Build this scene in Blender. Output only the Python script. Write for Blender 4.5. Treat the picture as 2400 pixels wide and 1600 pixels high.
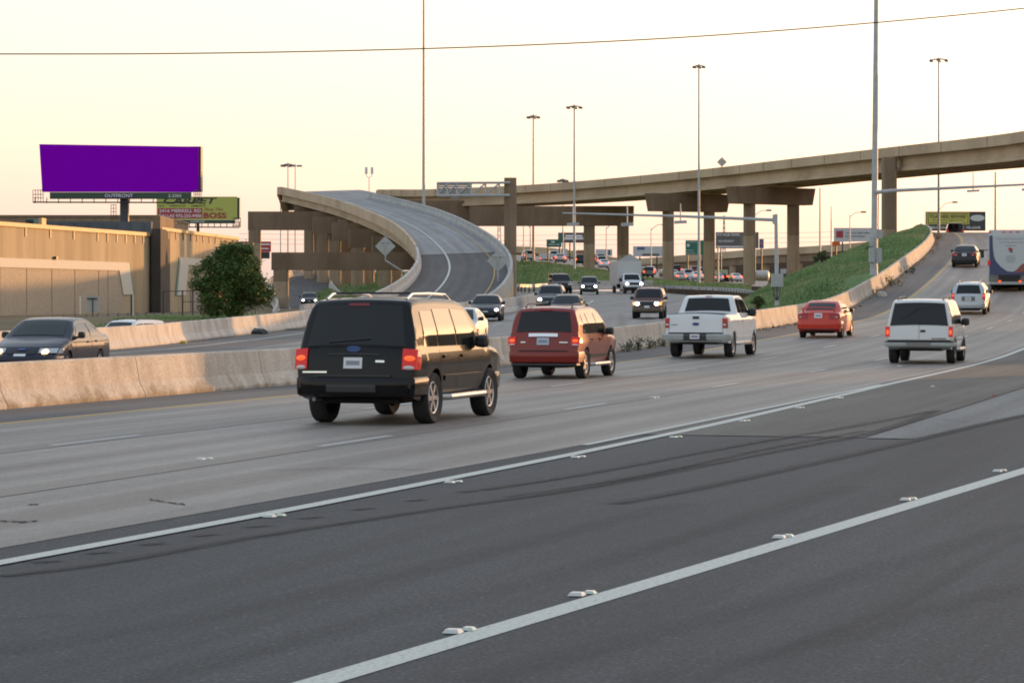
import bpy, bmesh, math, random
import numpy as np
from mathutils import Vector, Matrix
random.seed(4); RNG = np.random.default_rng(7)
SC = bpy.context.scene
for o in list(bpy.data.objects): bpy.data.objects.remove(o)
COL = SC.collection
# ------------------------------------------------------------------ camera, sky, sun, exposure
FPX, HOR, CAMZ = 6600.0, 692.0, 2.0          # focal length in photo pixels (2400 wide), horizon row, eye height
cd = bpy.data.cameras.new('camera'); cam = bpy.data.objects.new('camera', cd); COL.objects.link(cam)
cam.location = (0, 0, CAMZ); cam.rotation_euler = (math.pi/2, 0, 0)
cd.sensor_width = 36.0; cd.lens = FPX/2400*36; cd.shift_y = (HOR-800)/2400
cd.clip_start = 0.5; cd.clip_end = 6000
SC.camera = cam
SUN_AZ, SUN_EL = math.radians(43), math.radians(3.2)
wd = bpy.data.worlds.new('World'); SC.world = wd; wd.use_nodes = True
nt = wd.node_tree; bg = nt.nodes['Background']
sky = nt.nodes.new('ShaderNodeTexSky'); sky.sky_type = 'NISHITA'; sky.sun_disc = False
sky.sun_elevation = SUN_EL; sky.sun_rotation = SUN_AZ; sky.dust_density = 2.6; sky.air_density = 1.0; sky.ozone_density = 1.0; sky.altitude = 0
# thin bright evening overcast: the clear sky seen through an even veil of high haze, paler than blue
hsv = nt.nodes.new('ShaderNodeHueSaturation'); hsv.inputs['Saturation'].default_value = 0.80
mixs = nt.nodes.new('ShaderNodeMixRGB'); mixs.blend_type = 'ADD'; mixs.inputs[0].default_value = 1.0
tcw = nt.nodes.new('ShaderNodeTexCoord'); sxw = nt.nodes.new('ShaderNodeSeparateXYZ'); nt.links.new(tcw.outputs['Generated'], sxw.inputs[0])
veil = nt.nodes.new('ShaderNodeValToRGB'); nt.links.new(sxw.outputs[2], veil.inputs[0])      # haze: warm and thick low down, bluer overhead
for el_, (p_, c_) in zip(veil.color_ramp.elements, ((0.0, (2.32, 1.84, 1.70)), (1.0, (1.40, 1.78, 2.30)))): el_.position = p_; el_.color = (*c_, 1)
veil.color_ramp.elements.new(.30).color = (1.75, 1.92, 2.05, 1)
nt.links.new(veil.outputs[0], mixs.inputs[2])
nt.links.new(sky.outputs[0], hsv.inputs['Color']); tint = nt.nodes.new('ShaderNodeMixRGB'); tint.blend_type = 'MULTIPLY'; tint.inputs[0].default_value = 1; tint.inputs[2].default_value = (1.0, .93, .92, 1); nt.links.new(hsv.outputs[0], tint.inputs[1]); nt.links.new(tint.outputs[0], mixs.inputs[1]); nt.links.new(mixs.outputs[0], bg.inputs[0])
bg.inputs[1].default_value = 0.15
sl = bpy.data.lights.new('sun', 'SUN'); sl.energy = 2.4; sl.angle = math.radians(0.6); sl.color = (1.0, 0.50, 0.18)
sun = bpy.data.objects.new('sun', sl); COL.objects.link(sun)
sv = Vector((math.cos(SUN_EL)*math.sin(SUN_AZ), math.cos(SUN_EL)*math.cos(SUN_AZ), math.sin(SUN_EL)))
sun.rotation_euler = sv.to_track_quat('Z', 'Y').to_euler()
vs = SC.view_settings; vs.view_transform = 'Standard'; vs.look = 'None'; vs.gamma = 1; vs.exposure = 1.05; vs.use_curve_mapping = False
SC.render.engine = 'CYCLES'; SC.cycles.filter_width = 1.9
# ------------------------------------------------------------------ helpers
def at(x, y, Y): return ((x-1200)/FPX*Y, Y, CAMZ+(HOR-y)/FPX*Y)
def px(d, Y): return d*Y/FPX
ORG = {}
def props(o, label=None, cat=None, group=None, kind=None):
    if label: o['label'] = label
    if cat: o['category'] = cat
    if group: o['group'] = group
    if kind: o['kind'] = kind
    return o
def thing(name, label, cat, loc=(0, 0, 0), rotz=0, group=None, kind=None):
    o = bpy.data.objects.new(name, None); COL.objects.link(o); o.empty_display_size = .3
    o.location = loc; o.rotation_euler = (0, 0, rotz); ORG[o.name] = Vector(loc)
    return props(o, label, cat, group, kind)
def link(name, me, mat, parent=None):
    o = bpy.data.objects.new(name, me); COL.objects.link(o)
    if mat is not None and not me.materials: me.materials.append(mat)
    if parent is not None: o.parent = parent; ORG[o.name] = ORG[parent.name]
    else: ORG[o.name] = Vector((0, 0, 0))
    return o
class MB:
    def __init__(s): s.v = []; s.f = []; s.uv = None
    def add(s, vs, fs):
        n = len(s.v); s.v += [tuple(p) for p in vs]; s.f += [tuple(i+n for i in f) for f in fs]; return s
    def box(s, c, d, R=None, taper=1.0):
        hx, hy, hz = d[0]/2, d[1]/2, d[2]/2; vs = []
        for z, k in ((-hz, 1), (hz, taper)):
            for x, y in ((-hx, -hy), (hx, -hy), (hx, hy), (-hx, hy)):
                p = Vector((x*k, y*k, z)); p = R @ p if R is not None else p
                vs.append(p+Vector(c))
        return s.add(vs, [(0, 3, 2, 1), (4, 5, 6, 7), (0, 1, 5, 4), (1, 2, 6, 5), (2, 3, 7, 6), (3, 0, 4, 7)])
    def bbox(s, a, b): return s.box([(a[i]+b[i])/2 for i in range(3)], [abs(b[i]-a[i]) for i in range(3)])
    def tube(s, pts, r, n=8, caps=True):
        pts = [Vector(p) for p in pts]; rs = r if isinstance(r, (list, tuple)) else [r]*len(pts); vs = []; N = len(pts)
        for i, p in enumerate(pts):
            d = (pts[min(i+1, N-1)]-pts[max(i-1, 0)]).normalized()
            u = d.cross(Vector((0, 0, 1)) if abs(d.z) < .95 else Vector((0, 1, 0))).normalized(); w = d.cross(u)
            for k in range(n):
                a = 2*math.pi*k/n; vs.append(p+(u*math.cos(a)+w*math.sin(a))*rs[i])
        fs = [(i*n+k, i*n+(k+1) % n, (i+1)*n+(k+1) % n, (i+1)*n+k) for i in range(N-1) for k in range(n)]
        if caps: fs += [tuple(range(n))[::-1], tuple((N-1)*n+k for k in range(n))]
        return s.add(vs, fs)
    def prism(s, poly, y0, y1):          # poly in (x,z), extruded along y
        n = len(poly); vs = [(x, y0, z) for x, z in poly]+[(x, y1, z) for x, z in poly]
        return s.add(vs, [tuple(range(n)), tuple(range(2*n-1, n-1, -1))]+[(i, i+n, (i+1) % n+n, (i+1) % n) for i in range(n)])
    def grid(s, A, close_v=False):       # A[i][j] points
        ni, nj = len(A), len(A[0]); vs = [p for r in A for p in r]; fs = []
        for i in range(ni-1):
            for j in range(nj if close_v else nj-1):
                fs.append((i*nj+j, i*nj+(j+1) % nj, (i+1)*nj+(j+1) % nj, (i+1)*nj+j))
        return s.add(vs, fs)
    def mesh(s, name, org=Vector((0, 0, 0)), smooth=None, weld=False, uv=None, fixn=False):
        me = bpy.data.meshes.new(name)
        me.from_pydata([(p[0]-org.x, p[1]-org.y, p[2]-org.z) for p in s.v], [], s.f)
        bm = bmesh.new(); bm.from_mesh(me)
        if uv is not None:
            L = bm.loops.layers.uv.new('UVMap'); bm.verts.ensure_lookup_table()
            for f in bm.faces:
                for l in f.loops: l[L].uv = uv[l.vert.index]
        if weld: bmesh.ops.remove_doubles(bm, verts=bm.verts, dist=2e-4)
        if uv is None or fixn: bmesh.ops.recalc_face_normals(bm, faces=bm.faces)
        bm.to_mesh(me); bm.free()
        if smooth is not None:
            me.polygons.foreach_set('use_smooth', [True]*len(me.polygons)); me.set_sharp_from_angle(angle=math.radians(smooth))
        return me
    def build(s, name, mat, parent=None, smooth=None, weld=False, uv=None, fixn=False):
        org = ORG[parent.name] if parent is not None else Vector((0, 0, 0))
        return link(name, s.mesh(name, org, smooth, weld, uv, fixn), mat, parent)
# ------------------------------------------------------------------ materials
MATS = {}
def new_mat(name):
    m = bpy.data.materials.new(name); m.use_nodes = True; MATS[name] = m
    return m, m.node_tree, m.node_tree.nodes['Principled BSDF']
def N(t, typ, **kw):
    n = t.nodes.new(typ)
    for k, v in kw.items():
        if k in n.inputs: n.inputs[k].default_value = v
        else: setattr(n, k, v)
    return n
def ramp(t, fac, stops):
    r = t.nodes.new('ShaderNodeValToRGB'); t.links.new(fac, r.inputs[0])
    while len(r.color_ramp.elements) < len(stops): r.color_ramp.elements.new(.5)
    for e, (p, c) in zip(r.color_ramp.elements, stops): e.position = p; e.color = (c[0], c[1], c[2], 1)
    return r.outputs[0]
def mulcol(t, a, b, fac=1.0, mode='MULTIPLY'):
    m = t.nodes.new('ShaderNodeMixRGB'); m.blend_type = mode
    for i, v in ((0, fac), (1, a), (2, b)):
        if hasattr(v, 'is_linked') or isinstance(v, bpy.types.NodeSocket): t.links.new(v, m.inputs[i])
        elif isinstance(v, (int, float)): m.inputs[i].default_value = v
        else: m.inputs[i].default_value = (v[0], v[1], v[2], 1)
    return m.outputs[0]
def plain(name, col, rough=.5, metal=0.0, spec=.5, coat=0.0, emit=None, es=0.0):
    if name in MATS: return MATS[name]
    m, t, b = new_mat(name)
    b.inputs['Base Color'].default_value = (*col, 1); b.inputs['Roughness'].default_value = rough; b.inputs['Metallic'].default_value = metal
    b.inputs['Specular IOR Level'].default_value = spec; b.inputs['Coat Weight'].default_value = coat; b.inputs['Coat Roughness'].default_value = .04
    if emit: b.inputs['Emission Color'].default_value = (*emit, 1); b.inputs['Emission Strength'].default_value = es
    return m
def rough_mat(name, c0, c1, scale=3.0, rough=.85, bump=.0, fine=40.0, fineamt=.25, coord='Object', stretch=(1, 1, 1), streak=None, spec=.3, base=False):
    """two-tone mottled surface with fine grain and optional vertical streaks"""
    m, t, b = new_mat(name); tc = N(t, 'ShaderNodeTexCoord'); mp = N(t, 'ShaderNodeMapping'); mp.inputs['Scale'].default_value = stretch
    t.links.new(tc.outputs[coord], mp.inputs[0])
    n1 = N(t, 'ShaderNodeTexNoise', Scale=scale, Detail=6.0, Roughness=.6); t.links.new(mp.outputs[0], n1.inputs['Vector'])
    col = ramp(t, n1.outputs[0], [(.32, c0), (.68, c1)])
    n2 = N(t, 'ShaderNodeTexNoise', Scale=fine, Detail=2.0); t.links.new(mp.outputs[0], n2.inputs['Vector'])
    g = ramp(t, n2.outputs[0], [(.3, (1-fineamt,)*3), (.7, (1+fineamt*.3,)*3)])
    col = mulcol(t, col, g)
    if streak:
        mp2 = N(t, 'ShaderNodeMapping'); mp2.inputs['Scale'].default_value = streak; t.links.new(tc.outputs[coord], mp2.inputs[0])
        n3 = N(t, 'ShaderNodeTexNoise', Scale=1.0, Detail=4.0); t.links.new(mp2.outputs[0], n3.inputs['Vector'])
        col = mulcol(t, col, ramp(t, n3.outputs[0], [(.38, (.68, .65, .62)), (.56, (1, 1, 1))]), .6)
    if base:      # splash stains: blotches that reach up from the foot of the barrier, and tyre scuffs
        n5 = N(t, 'ShaderNodeTexNoise', Scale=1.7, Detail=5.0, Roughness=.65); t.links.new(tc.outputs[coord], n5.inputs['Vector']); uvz = N(t, 'ShaderNodeSeparateXYZ'); t.links.new(N(t, 'ShaderNodeUVMap').outputs[0], uvz.inputs[0])
        ma = N(t, 'ShaderNodeMath', operation='MULTIPLY_ADD'); t.links.new(uvz.outputs[1], ma.inputs[0]); ma.inputs[1].default_value = .75; t.links.new(n5.outputs[0], ma.inputs[2])
        col = mulcol(t, col, ramp(t, ma.outputs[0], [(.40, (.55, .49, .40)), (.55, (.80, .76, .70)), (.63, (1, 1, 1))]))
        mp5 = N(t, 'ShaderNodeMapping'); mp5.inputs['Scale'].default_value = (.55, 7, 1); t.links.new(t.nodes['UV Map'].outputs[0], mp5.inputs[0]); n6 = N(t, 'ShaderNodeTexNoise', Scale=2.0, Detail=4.0, Roughness=.7); t.links.new(mp5.outputs[0], n6.inputs['Vector'])
        col = mulcol(t, col, ramp(t, n6.outputs[0], [(.30, (.50, .47, .45)), (.37, (1, 1, 1))]), .8)
    t.links.new(col, b.inputs['Base Color']); b.inputs['Roughness'].default_value = rough; b.inputs['Specular IOR Level'].default_value = spec
    if bump:
        bp = N(t, 'ShaderNodeBump', Strength=bump, Distance=.02); t.links.new(n2.outputs[0], bp.inputs['Height']); t.links.new(bp.outputs[0], b.inputs['Normal'])
    return m
def road_mat(name, c0, c1, lane=0.0, first=0.0, grain=60., rough=.8, track=.72, bumpy=.3, fineamt=.45, tint=None, spec=.35):
    """pavement; UV = (metres across, metres along): wheel tracks and oil strip per lane, patches, grain"""
    m, t, b = new_mat(name); uvn = N(t, 'ShaderNodeUVMap'); L = t.links
    def mapped(sx, sy):
        mp = N(t, 'ShaderNodeMapping'); mp.inputs['Scale'].default_value = (sx, sy, 1); L.new(uvn.outputs[0], mp.inputs[0]); return mp.outputs[0]
    n1 = N(t, 'ShaderNodeTexNoise', Scale=1.0, Detail=5.0); L.new(mapped(.5, .12), n1.inputs['Vector'])
    col = ramp(t, n1.outputs[0], [(.30, c0), (.70, c1)])
    n4 = N(t, 'ShaderNodeTexNoise', Scale=1.0, Detail=3.0); L.new(mapped(2.2, .035), n4.inputs['Vector'])
    col = mulcol(t, col, ramp(t, n4.outputs[0], [(.35, (.80, .79, .78)), (.62, (1.06, 1.06, 1.06))]))
    if lane:
        sx = N(t, 'ShaderNodeSeparateXYZ'); L.new(uvn.outputs[0], sx.inputs[0])
        sub = N(t, 'ShaderNodeMath', operation='SUBTRACT'); L.new(sx.outputs[0], sub.inputs[0]); sub.inputs[1].default_value = first
        dv = N(t, 'ShaderNodeMath', operation='DIVIDE'); L.new(sub.outputs[0], dv.inputs[0]); dv.inputs[1].default_value = lane
        fr = N(t, 'ShaderNodeMath', operation='FRACT'); L.new(dv.outputs[0], fr.inputs[0])
        wob = N(t, 'ShaderNodeTexNoise', Scale=1.0); L.new(mapped(.3, .03), wob.inputs['Vector'])
        ad = N(t, 'ShaderNodeMath', operation='MULTIPLY_ADD'); L.new(wob.outputs[0], ad.inputs[0]); ad.inputs[1].default_value = .12; L.new(fr.outputs[0], ad.inputs[2])
        tr = ramp(t, ad.outputs[0], [(.05, (.80, .78, .76)), (.12, (.98, .98, .98)), (.24, (track+.12,)*3), (.36, (1, 1, 1)), (.52, (track, track*.97, track*.95)), (.66, (1.0, 1, 1)), (.80, (track+.12,)*3), (.92, (1, 1, 1)), (1.0, (.84, .82, .80))])
        col = mulcol(t, col, tr)
    n2 = N(t, 'ShaderNodeTexNoise', Scale=grain, Detail=2.0, Roughness=.7); L.new(mapped(1, 1), n2.inputs['Vector'])
    col = mulcol(t, col, ramp(t, n2.outputs[0], [(.28, (1-fineamt,)*3), (.72, (1+fineamt*.5,)*3)]))
    sk = N(t, 'ShaderNodeTexVoronoi', Scale=grain*1.3); L.new(mapped(1, 1), sk.inputs['Vector']); col = mulcol(t, col, ramp(t, sk.outputs['Color'], [(.0, (.72,)*3), (.8, (1.0,)*3), (.93, (1.0+fineamt*1.1,)*3)]))
    vo = N(t, 'ShaderNodeTexNoise', Scale=9.0, Detail=3.0); L.new(mapped(1, .35), vo.inputs['Vector'])
    col = mulcol(t, col, ramp(t, vo.outputs[0], [(.3, (.88,)*3), (.7, (1.06,)*3)]))
    if tint: col = mulcol(t, col, tint)
    L.new(col, b.inputs['Base Color']); b.inputs['Roughness'].default_value = rough; b.inputs['Specular IOR Level'].default_value = spec
    bp = N(t, 'ShaderNodeBump', Strength=bumpy, Distance=.01); L.new(n2.outputs[0], bp.inputs['Height']); L.new(bp.outputs[0], b.inputs['Normal'])
    return m
def worn_paint(name, col, wear=.35):
    m, t, b = new_mat(name); uvn = N(t, 'ShaderNodeUVMap')
    n = N(t, 'ShaderNodeTexNoise', Scale=26.0, Detail=8.0, Roughness=.8); t.links.new(uvn.outputs[0], n.inputs['Vector'])
    c = ramp(t, n.outputs[0], [(wear-.06, tuple(x*.42 for x in col)), (wear+.06, tuple(x*.9 for x in col)), (.8, col)])
    t.links.new(c, b.inputs['Base Color']); b.inputs['Roughness'].default_value = .7
    return m
M_CONC_ROAD = road_mat('worn_concrete_pavement', (.225, .202, .180), (.30, .273, .248), lane=3.5, first=0.0, grain=38, fineamt=.30, rough=.62, spec=.5)
M_ONC_ROAD = road_mat('oncoming_pavement', (.165, .162, .16), (.22, .216, .213), lane=3.6, first=0.3, grain=30, fineamt=.25, rough=.62, spec=.5)
M_ASPH = road_mat('dark_asphalt', (.047, .053, .061), (.066, .073, .082), grain=34, fineamt=.75, bumpy=.5)
M_SHLD = road_mat('shoulder_asphalt', (.11, .11, .112), (.155, .153, .15), grain=30, fineamt=.35)
M_GORE = road_mat('old_gore_concrete', (.095, .093, .086), (.14, .137, .126), grain=26, fineamt=.4)
M_SLAB = road_mat('pale_concrete_slab', (.155, .165, .17), (.195, .20, .20), grain=26, fineamt=.25)
M_RAMP_ASPH = road_mat('ramp_asphalt', (.075, .073, .075), (.10, .097, .098), lane=3.7, first=-1.85, grain=10, fineamt=.15)
M_RAMP_CONC = road_mat('ramp_deck_concrete', (.26, .26, .268), (.33, .33, .335), lane=3.7, first=-1.85, grain=10, fineamt=.12, track=.78)
M_WHITE_LINE = worn_paint('white_road_paint', (.52, .54, .50), .43)
M_FAINT_LINE = worn_paint('worn_white_road_paint', (.46, .47, .46), .44)
M_YELLOW_LINE = worn_paint('yellow_road_paint', (.52, .33, .07), .36)
M_BARRIER = rough_mat('stained_barrier_concrete', (.43, .39, .34), (.56, .51, .45), scale=1.3, fine=18, fineamt=.22, streak=(1.6, 1.6, .5), bump=.15, base=True)
M_BARRIER2 = rough_mat('pale_barrier_concrete', (.44, .42, .39), (.54, .51, .48), scale=1.1, fine=14, fineamt=.16, streak=(1.5, 1.5, .45))
M_TAN = rough_mat('tan_painted_concrete', (.47, .365, .25), (.55, .43, .30), scale=.35, fine=5, fineamt=.10, streak=(.12, .12, .05))
M_BROWN = rough_mat('brown_painted_concrete', (.19, .132, .088), (.225, .158, .108), scale=.4, fine=5, fineamt=.08, streak=(.5, .5, .08))
M_COL_UP = rough_mat('brown_column_concrete', (.225, .165, .11), (.27, .20, .138), scale=.5, fine=5, fineamt=.08, streak=(1.2, 1.2, .10))
M_COL_LO = rough_mat('tan_column_concrete', (.36, .275, .19), (.43, .335, .235), scale=.5, fine=5, fineamt=.10, streak=(1.2, 1.2, .12))
M_PARA_IN = rough_mat('grey_parapet_concrete', (.34, .35, .35), (.42, .43, .42), scale=.6, fine=6, fineamt=.12, streak=(.9, .9, .3))
M_GALV = rough_mat('galvanised_steel', (.36, .38, .39), (.46, .47, .47), scale=2, fine=20, fineamt=.1, rough=.5)
M_DARKSTEEL = plain('dark_steel', (.030, .030, .034), .5)
M_SIGNBACK = rough_mat('aluminium_sign_back', (.34, .36, .36), (.42, .44, .43), scale=3, fine=25, fineamt=.08, rough=.5)
M_GRASS = rough_mat('grass_ground', (.115, .185, .075), (.17, .24, .10), scale=.9, fine=8, fineamt=.35, rough=1, spec=.1)
M_DIRT = rough_mat('dry_ground', (.16, .13, .085), (.22, .185, .12), scale=.5, fine=6, fineamt=.3, rough=1, spec=.1)
M_FAR = rough_mat('far_ground', (.17, .135, .08), (.22, .18, .115), scale=.02, fine=.3, fineamt=.2, rough=1, spec=.1)
# ------------------------------------------------------------------ road geometry (metres; Y = away from the camera)
CX = np.array([-5.18598244e-07, -1.05159042e-04, 3.02291625e-01, -20.958007])
_zy = np.array([-100, 85, 95, 110, 145, 163, 193, 235, 260, 287, 302, 330, 400]); _zz = np.array([0, 0, .12, .35, .95, 2.0, 3.96, 6.2, 7.3, 8.45, 8.7, 8.5, 6.5])
_gy = np.linspace(-100, 400, 1001); _gz = np.convolve(np.pad(np.interp(_gy, _zy, _zz), 16, mode='edge'), np.ones(33)/33, 'valid')
def zr(Y): return float(np.interp(Y, _gy, _gz))
def rp(Yc, off, dz=0.0):
    """point on our carriageway: off metres right of its yellow line"""
    m = float(np.polyval(np.polyder(CX), Yc)); c = 1/math.hypot(1, m); s = m*c
    X = float(np.polyval(CX, Yc))+off*c; Y = Yc-off*s
    return (X, Y, zr(Y)+dz)
def rhead(Yc): return math.atan(float(np.polyval(np.polyder(CX), Yc)))
_oy = [-100, 105, 122, 142, 160, 170, 200, 220, 270, 300, 340]; _oz = [0, 0, .10, .36, .55, .70, 1.2, 1.6, 2.1, 2.5, 2.7]
def zo(Y): return float(np.interp(Y, _oy, _oz))
def crom(P, n=12):
    P = [np.array(p, float) for p in P]; out = []
    Q = [2*P[0]-P[1]]+P+[2*P[-1]-P[-2]]
    for i in range(1, len(Q)-2):
        for k in range(n):
            t = k/n; a, b, c, d = Q[i-1], Q[i], Q[i+1], Q[i+2]
            out.append(.5*((2*b)+(-a+c)*t+(2*a-5*b+4*c-d)*t*t+(-a+3*b-3*c+d)*t**3))
    return out+[P[-1]]
def strip(rows, uvs, name, mat, parent=None, kind=None):
    """sheet from rows of points with UVs"""
    mb = MB(); mb.grid(rows); uv = [u for r in uvs for u in r]
    # make the faces look up
    v = mb.v; f = mb.f[len(mb.f)//2]; a, b, c = (Vector(v[f[0]]), Vector(v[f[1]]), Vector(v[f[2]]))
    if (b-a).cross(c-a).z < 0: mb.f = [q[::-1] for q in mb.f]
    o = mb.build(name, mat, parent, uv=uv)
    if kind: o['kind'] = kind
    return o
def road_strip(name, mat, Ya, Yb, offs, dz, n=60, parent=None, kind=None):
    """offs: function Yc -> list of offsets"""
    rows, uvs = [], []
    for i in range(n+1):
        Yc = Ya+(Yb-Ya)*i/n; os_ = offs(Yc) if callable(offs) else offs
        rows.append([rp(Yc, o, dz) for o in os_]); uvs.append([(o, Yc) for o in os_])
    return strip(rows, uvs, name, mat, parent, kind)
# ------------------------------------------------------------------ ground
def zground(X, Y):
    z = float(np.interp(Y, [-50, 100, 150, 220, 300, 420, 520], [-.35, -.35, -.2, .4, .7, 1.4, 1.6]))
    if X < -9:                                     # low strip behind the far barrier, then the verge by the warehouse
        k = min(1, (-9-X)/3)
        z = z*(1-k)+k*float(np.interp(Y, [-50, 108, 116, 134, 150, 230, 300, 420], [-.35, -.35, -1.25, -1.25, .65, .60, .7, 1.4]))
    return z
gxs = [-4000, -900, -300, -120]+list(np.arange(-80, 101, 4.))+[140, 300, 900, 4000]
gys = [-400, -60]+list(np.arange(-20, 440, 5.))+[480, 520, 700, 1200, 2500, 5500]
mb = MB(); mb.grid([[(x, y, zground(x, y)) for x in gxs] for y in gys])
props(mb.build('ground', M_FAR, smooth=60), kind='structure')
# ------------------------------------------------------------------ our carriageway
def conc_edge(Yc): return float(np.interp(Yc, [10, 24, 30, 40, 60, 400], [9.55, 9.75, 9.95, 10.25, 10.15, 10.15]))
asph = road_strip('asphalt_lane', M_ASPH, -45, 330, lambda Y: [9.3, 11, 13, 15, 17, 20, 24, 30, 40, 60], -.004, 90, kind='structure')
conc = road_strip('concrete_carriageway', M_CONC_ROAD, -20, 330, lambda Y: list(np.linspace(-.2, 1, 13)*0+np.linspace(-.2, conc_edge(Y)+random.uniform(-.012, .012), 13)), 0, 260, kind='structure')
shl = road_strip('left_shoulder', M_SHLD, -20, 330, [-3.0, -1.5, -.2], .0, 90, kind='structure')
# gore paving at the right (polygons read on the flat pavement)
def gp(x, y, dz):
    Y = 60.0
    for _ in range(60): Y = .5*Y+.5*(2-zr(Y))*FPX/(y-HOR)
    return ((x-1200)/FPX*Y, Y, zr(Y)+dz)
def poly_sheet(name, mat, pts, dz, kind=None, parent=None):
    P = [gp(x, y, dz) for x, y in pts]; mb = MB(); mb.add(P, [tuple(range(len(P)))])
    a, b, c = Vector(P[0]), Vector(P[1]), Vector(P[2]); 
    if sum((P[i][0]*P[(i+1) % len(P)][1]-P[(i+1) % len(P)][0]*P[i][1]) for i in range(len(P))) < 0: mb.f = [mb.f[0][::-1]]
    o = mb.build(name, mat, parent, uv=[(p[0], p[1]) for p in P])
    if kind: o['kind'] = kind
    return o
road_strip('gore_pavement', M_GORE, 43.4, 150, lambda Y: list(np.linspace(conc_edge(Y)+.01, 13.55, 5)), .004, 60, kind='structure')
road_strip('pale_concrete_slab', M_SLAB, 43.2, 110, lambda Y: list(np.linspace(13.62, 14.33+(Y-43)*.075, 4)), .006, 50, kind='structure')
M_JOINT = plain('joint_sealant', (.055, .052, .050), .9)
# markings: every dash and line its own painted sheet
def marking(Ya, Yb, off, w, mat, n, dz=.004, parent=conc, name='lane_line'):
    f0 = off if callable(off) else (lambda Y: off)
    rows, uvs = [], []
    for i in range(n+1):
        Yc = Ya+(Yb-Ya)*i/n; o = f0(Yc); rows.append([rp(Yc, o-w/2, dz), rp(Yc, o+w/2, dz)]); uvs.append([(o, Yc), (o+w, Yc)])
    return strip(rows, uvs, name, mat, parent)
marking(-10, 325, 0.0, .13, M_YELLOW_LINE, 90, name='yellow_edge_line')
for k in range(26):
    a = 37.3+12.15*(k-2)
    if k > 0 and a < 320: marking(a+1.2, a+4.0, 3.5, .125, M_FAINT_LINE, 3, name='lane_dash')
    b = 36.5+12.0*(k-2)
    if b < 320: marking(b+2.8, b+5.6, 7.0, .125, M_FAINT_LINE, 3, name='lane_dash')
for o_ in (3.72, 7.22): marking(-10, 200, o_, .035, M_JOINT, 120, .003, name='paving_joint')
marking(6, 330, lambda Y: float(np.interp(Y, [6, 22, 30, 38, 46, 66, 100, 330], [10.2, 10.3, 10.6, 10.72, 10.72, 10.42, 10.35, 10.35])), .19, M_WHITE_LINE, 110, .0075, name='white_edge_line')
marking(40.5, 66, lambda Y: float(np.interp(Y, [40, 45, 60, 66], [10.3, 10.28, 10.26, 10.30])), .12, M_WHITE_LINE, 20, .005, name='white_edge_line')
marking(4, 190, lambda Y: 13.24+.0889*Y, .22, M_WHITE_LINE, 120, .0, parent=asph, name='white_edge_line')
# tyre marks: dark rubber laid on the asphalt, ragged along their sides
m, t, b_ = new_mat('tyre_rubber_mark'); uvn = N(t, 'ShaderNodeUVMap'); sp = N(t, 'ShaderNodeSeparateXYZ'); t.links.new(uvn.outputs[0], sp.inputs[0])
nz = N(t, 'ShaderNodeTexNoise', Scale=2.2, Detail=6.0, Roughness=.7); t.links.new(uvn.outputs[0], nz.inputs['Vector'])
soft = ramp(t, sp.outputs[0], [(0.0, (0,)*3), (.35, (.72,)*3), (.65, (.72,)*3), (1.0, (0,)*3)]); al = mulcol(t, soft, ramp(t, nz.outputs[0], [(.28, (.35,)*3), (.60, (1,)*3)]))
b_.inputs['Base Color'].default_value = (.034, .033, .035, 1); b_.inputs['Roughness'].default_value = .85; t.links.new(al, b_.inputs['Alpha']); M_SKID = m
M_SKIDF = M_SKID.copy(); M_SKIDF.name = 'faint_rubber_film'; t = M_SKIDF.node_tree; b_ = t.nodes['Principled BSDF']; src = b_.inputs['Alpha'].links[0].from_socket; t.links.new(mulcol(t, src, (.20, .20, .20)), b_.inputs['Alpha'])
def skid(pts, w, name='tyre_mark', faint=False):
    C = [np.array(gp(x, y, .009)) for x, y in pts]; C = crom(C, 8); rows, uvs = [], []; L = 0
    for i, p in enumerate(C):
        d = C[min(i+1, len(C)-1)]-C[max(i-1, 0)]; d /= np.linalg.norm(d); nrm = np.array([d[1], -d[0], 0])
        if i: L += np.linalg.norm(C[i]-C[i-1])
        rows.append([tuple(p-nrm*w/2), tuple(p), tuple(p+nrm*w/2)]); uvs.append([(0, L), (.5, L), (1, L)])
    return strip(rows, uvs, name, M_SKIDF if faint else M_SKID, asph)
skid([(1130, 1147), (1400, 1105), (1750, 1040), (2000, 1000), (2180, 965)], .26)
skid([(0, 1349), (250, 1318), (600, 1256), (1000, 1195), (1400, 1137), (1800, 1060), (2060, 1010), (2200, 962)], .28)
skid([(1180, 1165), (1500, 1117), (1800, 1050), (2030, 1010)], .20)
skid([(1440, 1180), (1700, 1130), (2100, 1042), (2300, 995), (2420, 970)], .30)
for i in range(9): skid([(78+i*125, 1317-i*20.5), (143+i*122, 1312-i*20.5)], .20)
skid([(1640, 1597), (1800, 1530), (2100, 1420), (2330, 1290), (2420, 1250)], .22, faint=True); skid([(0, 1450), (60, 1446), (170, 1436)], .2, faint=True)
for pp in ([(0, 1530), (500, 1440), (1000, 1330), (1600, 1180)], [(300, 1600), (900, 1450), (1500, 1290), (2000, 1140)], [(1100, 1600), (1700, 1440), (2400, 1230)], [(1500, 1600), (2000, 1480), (2400, 1370)]): skid(pp, .5, faint=True)
skid([(640, 1104), (800, 1098), (1000, 1102)], .5, faint=True)
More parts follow.
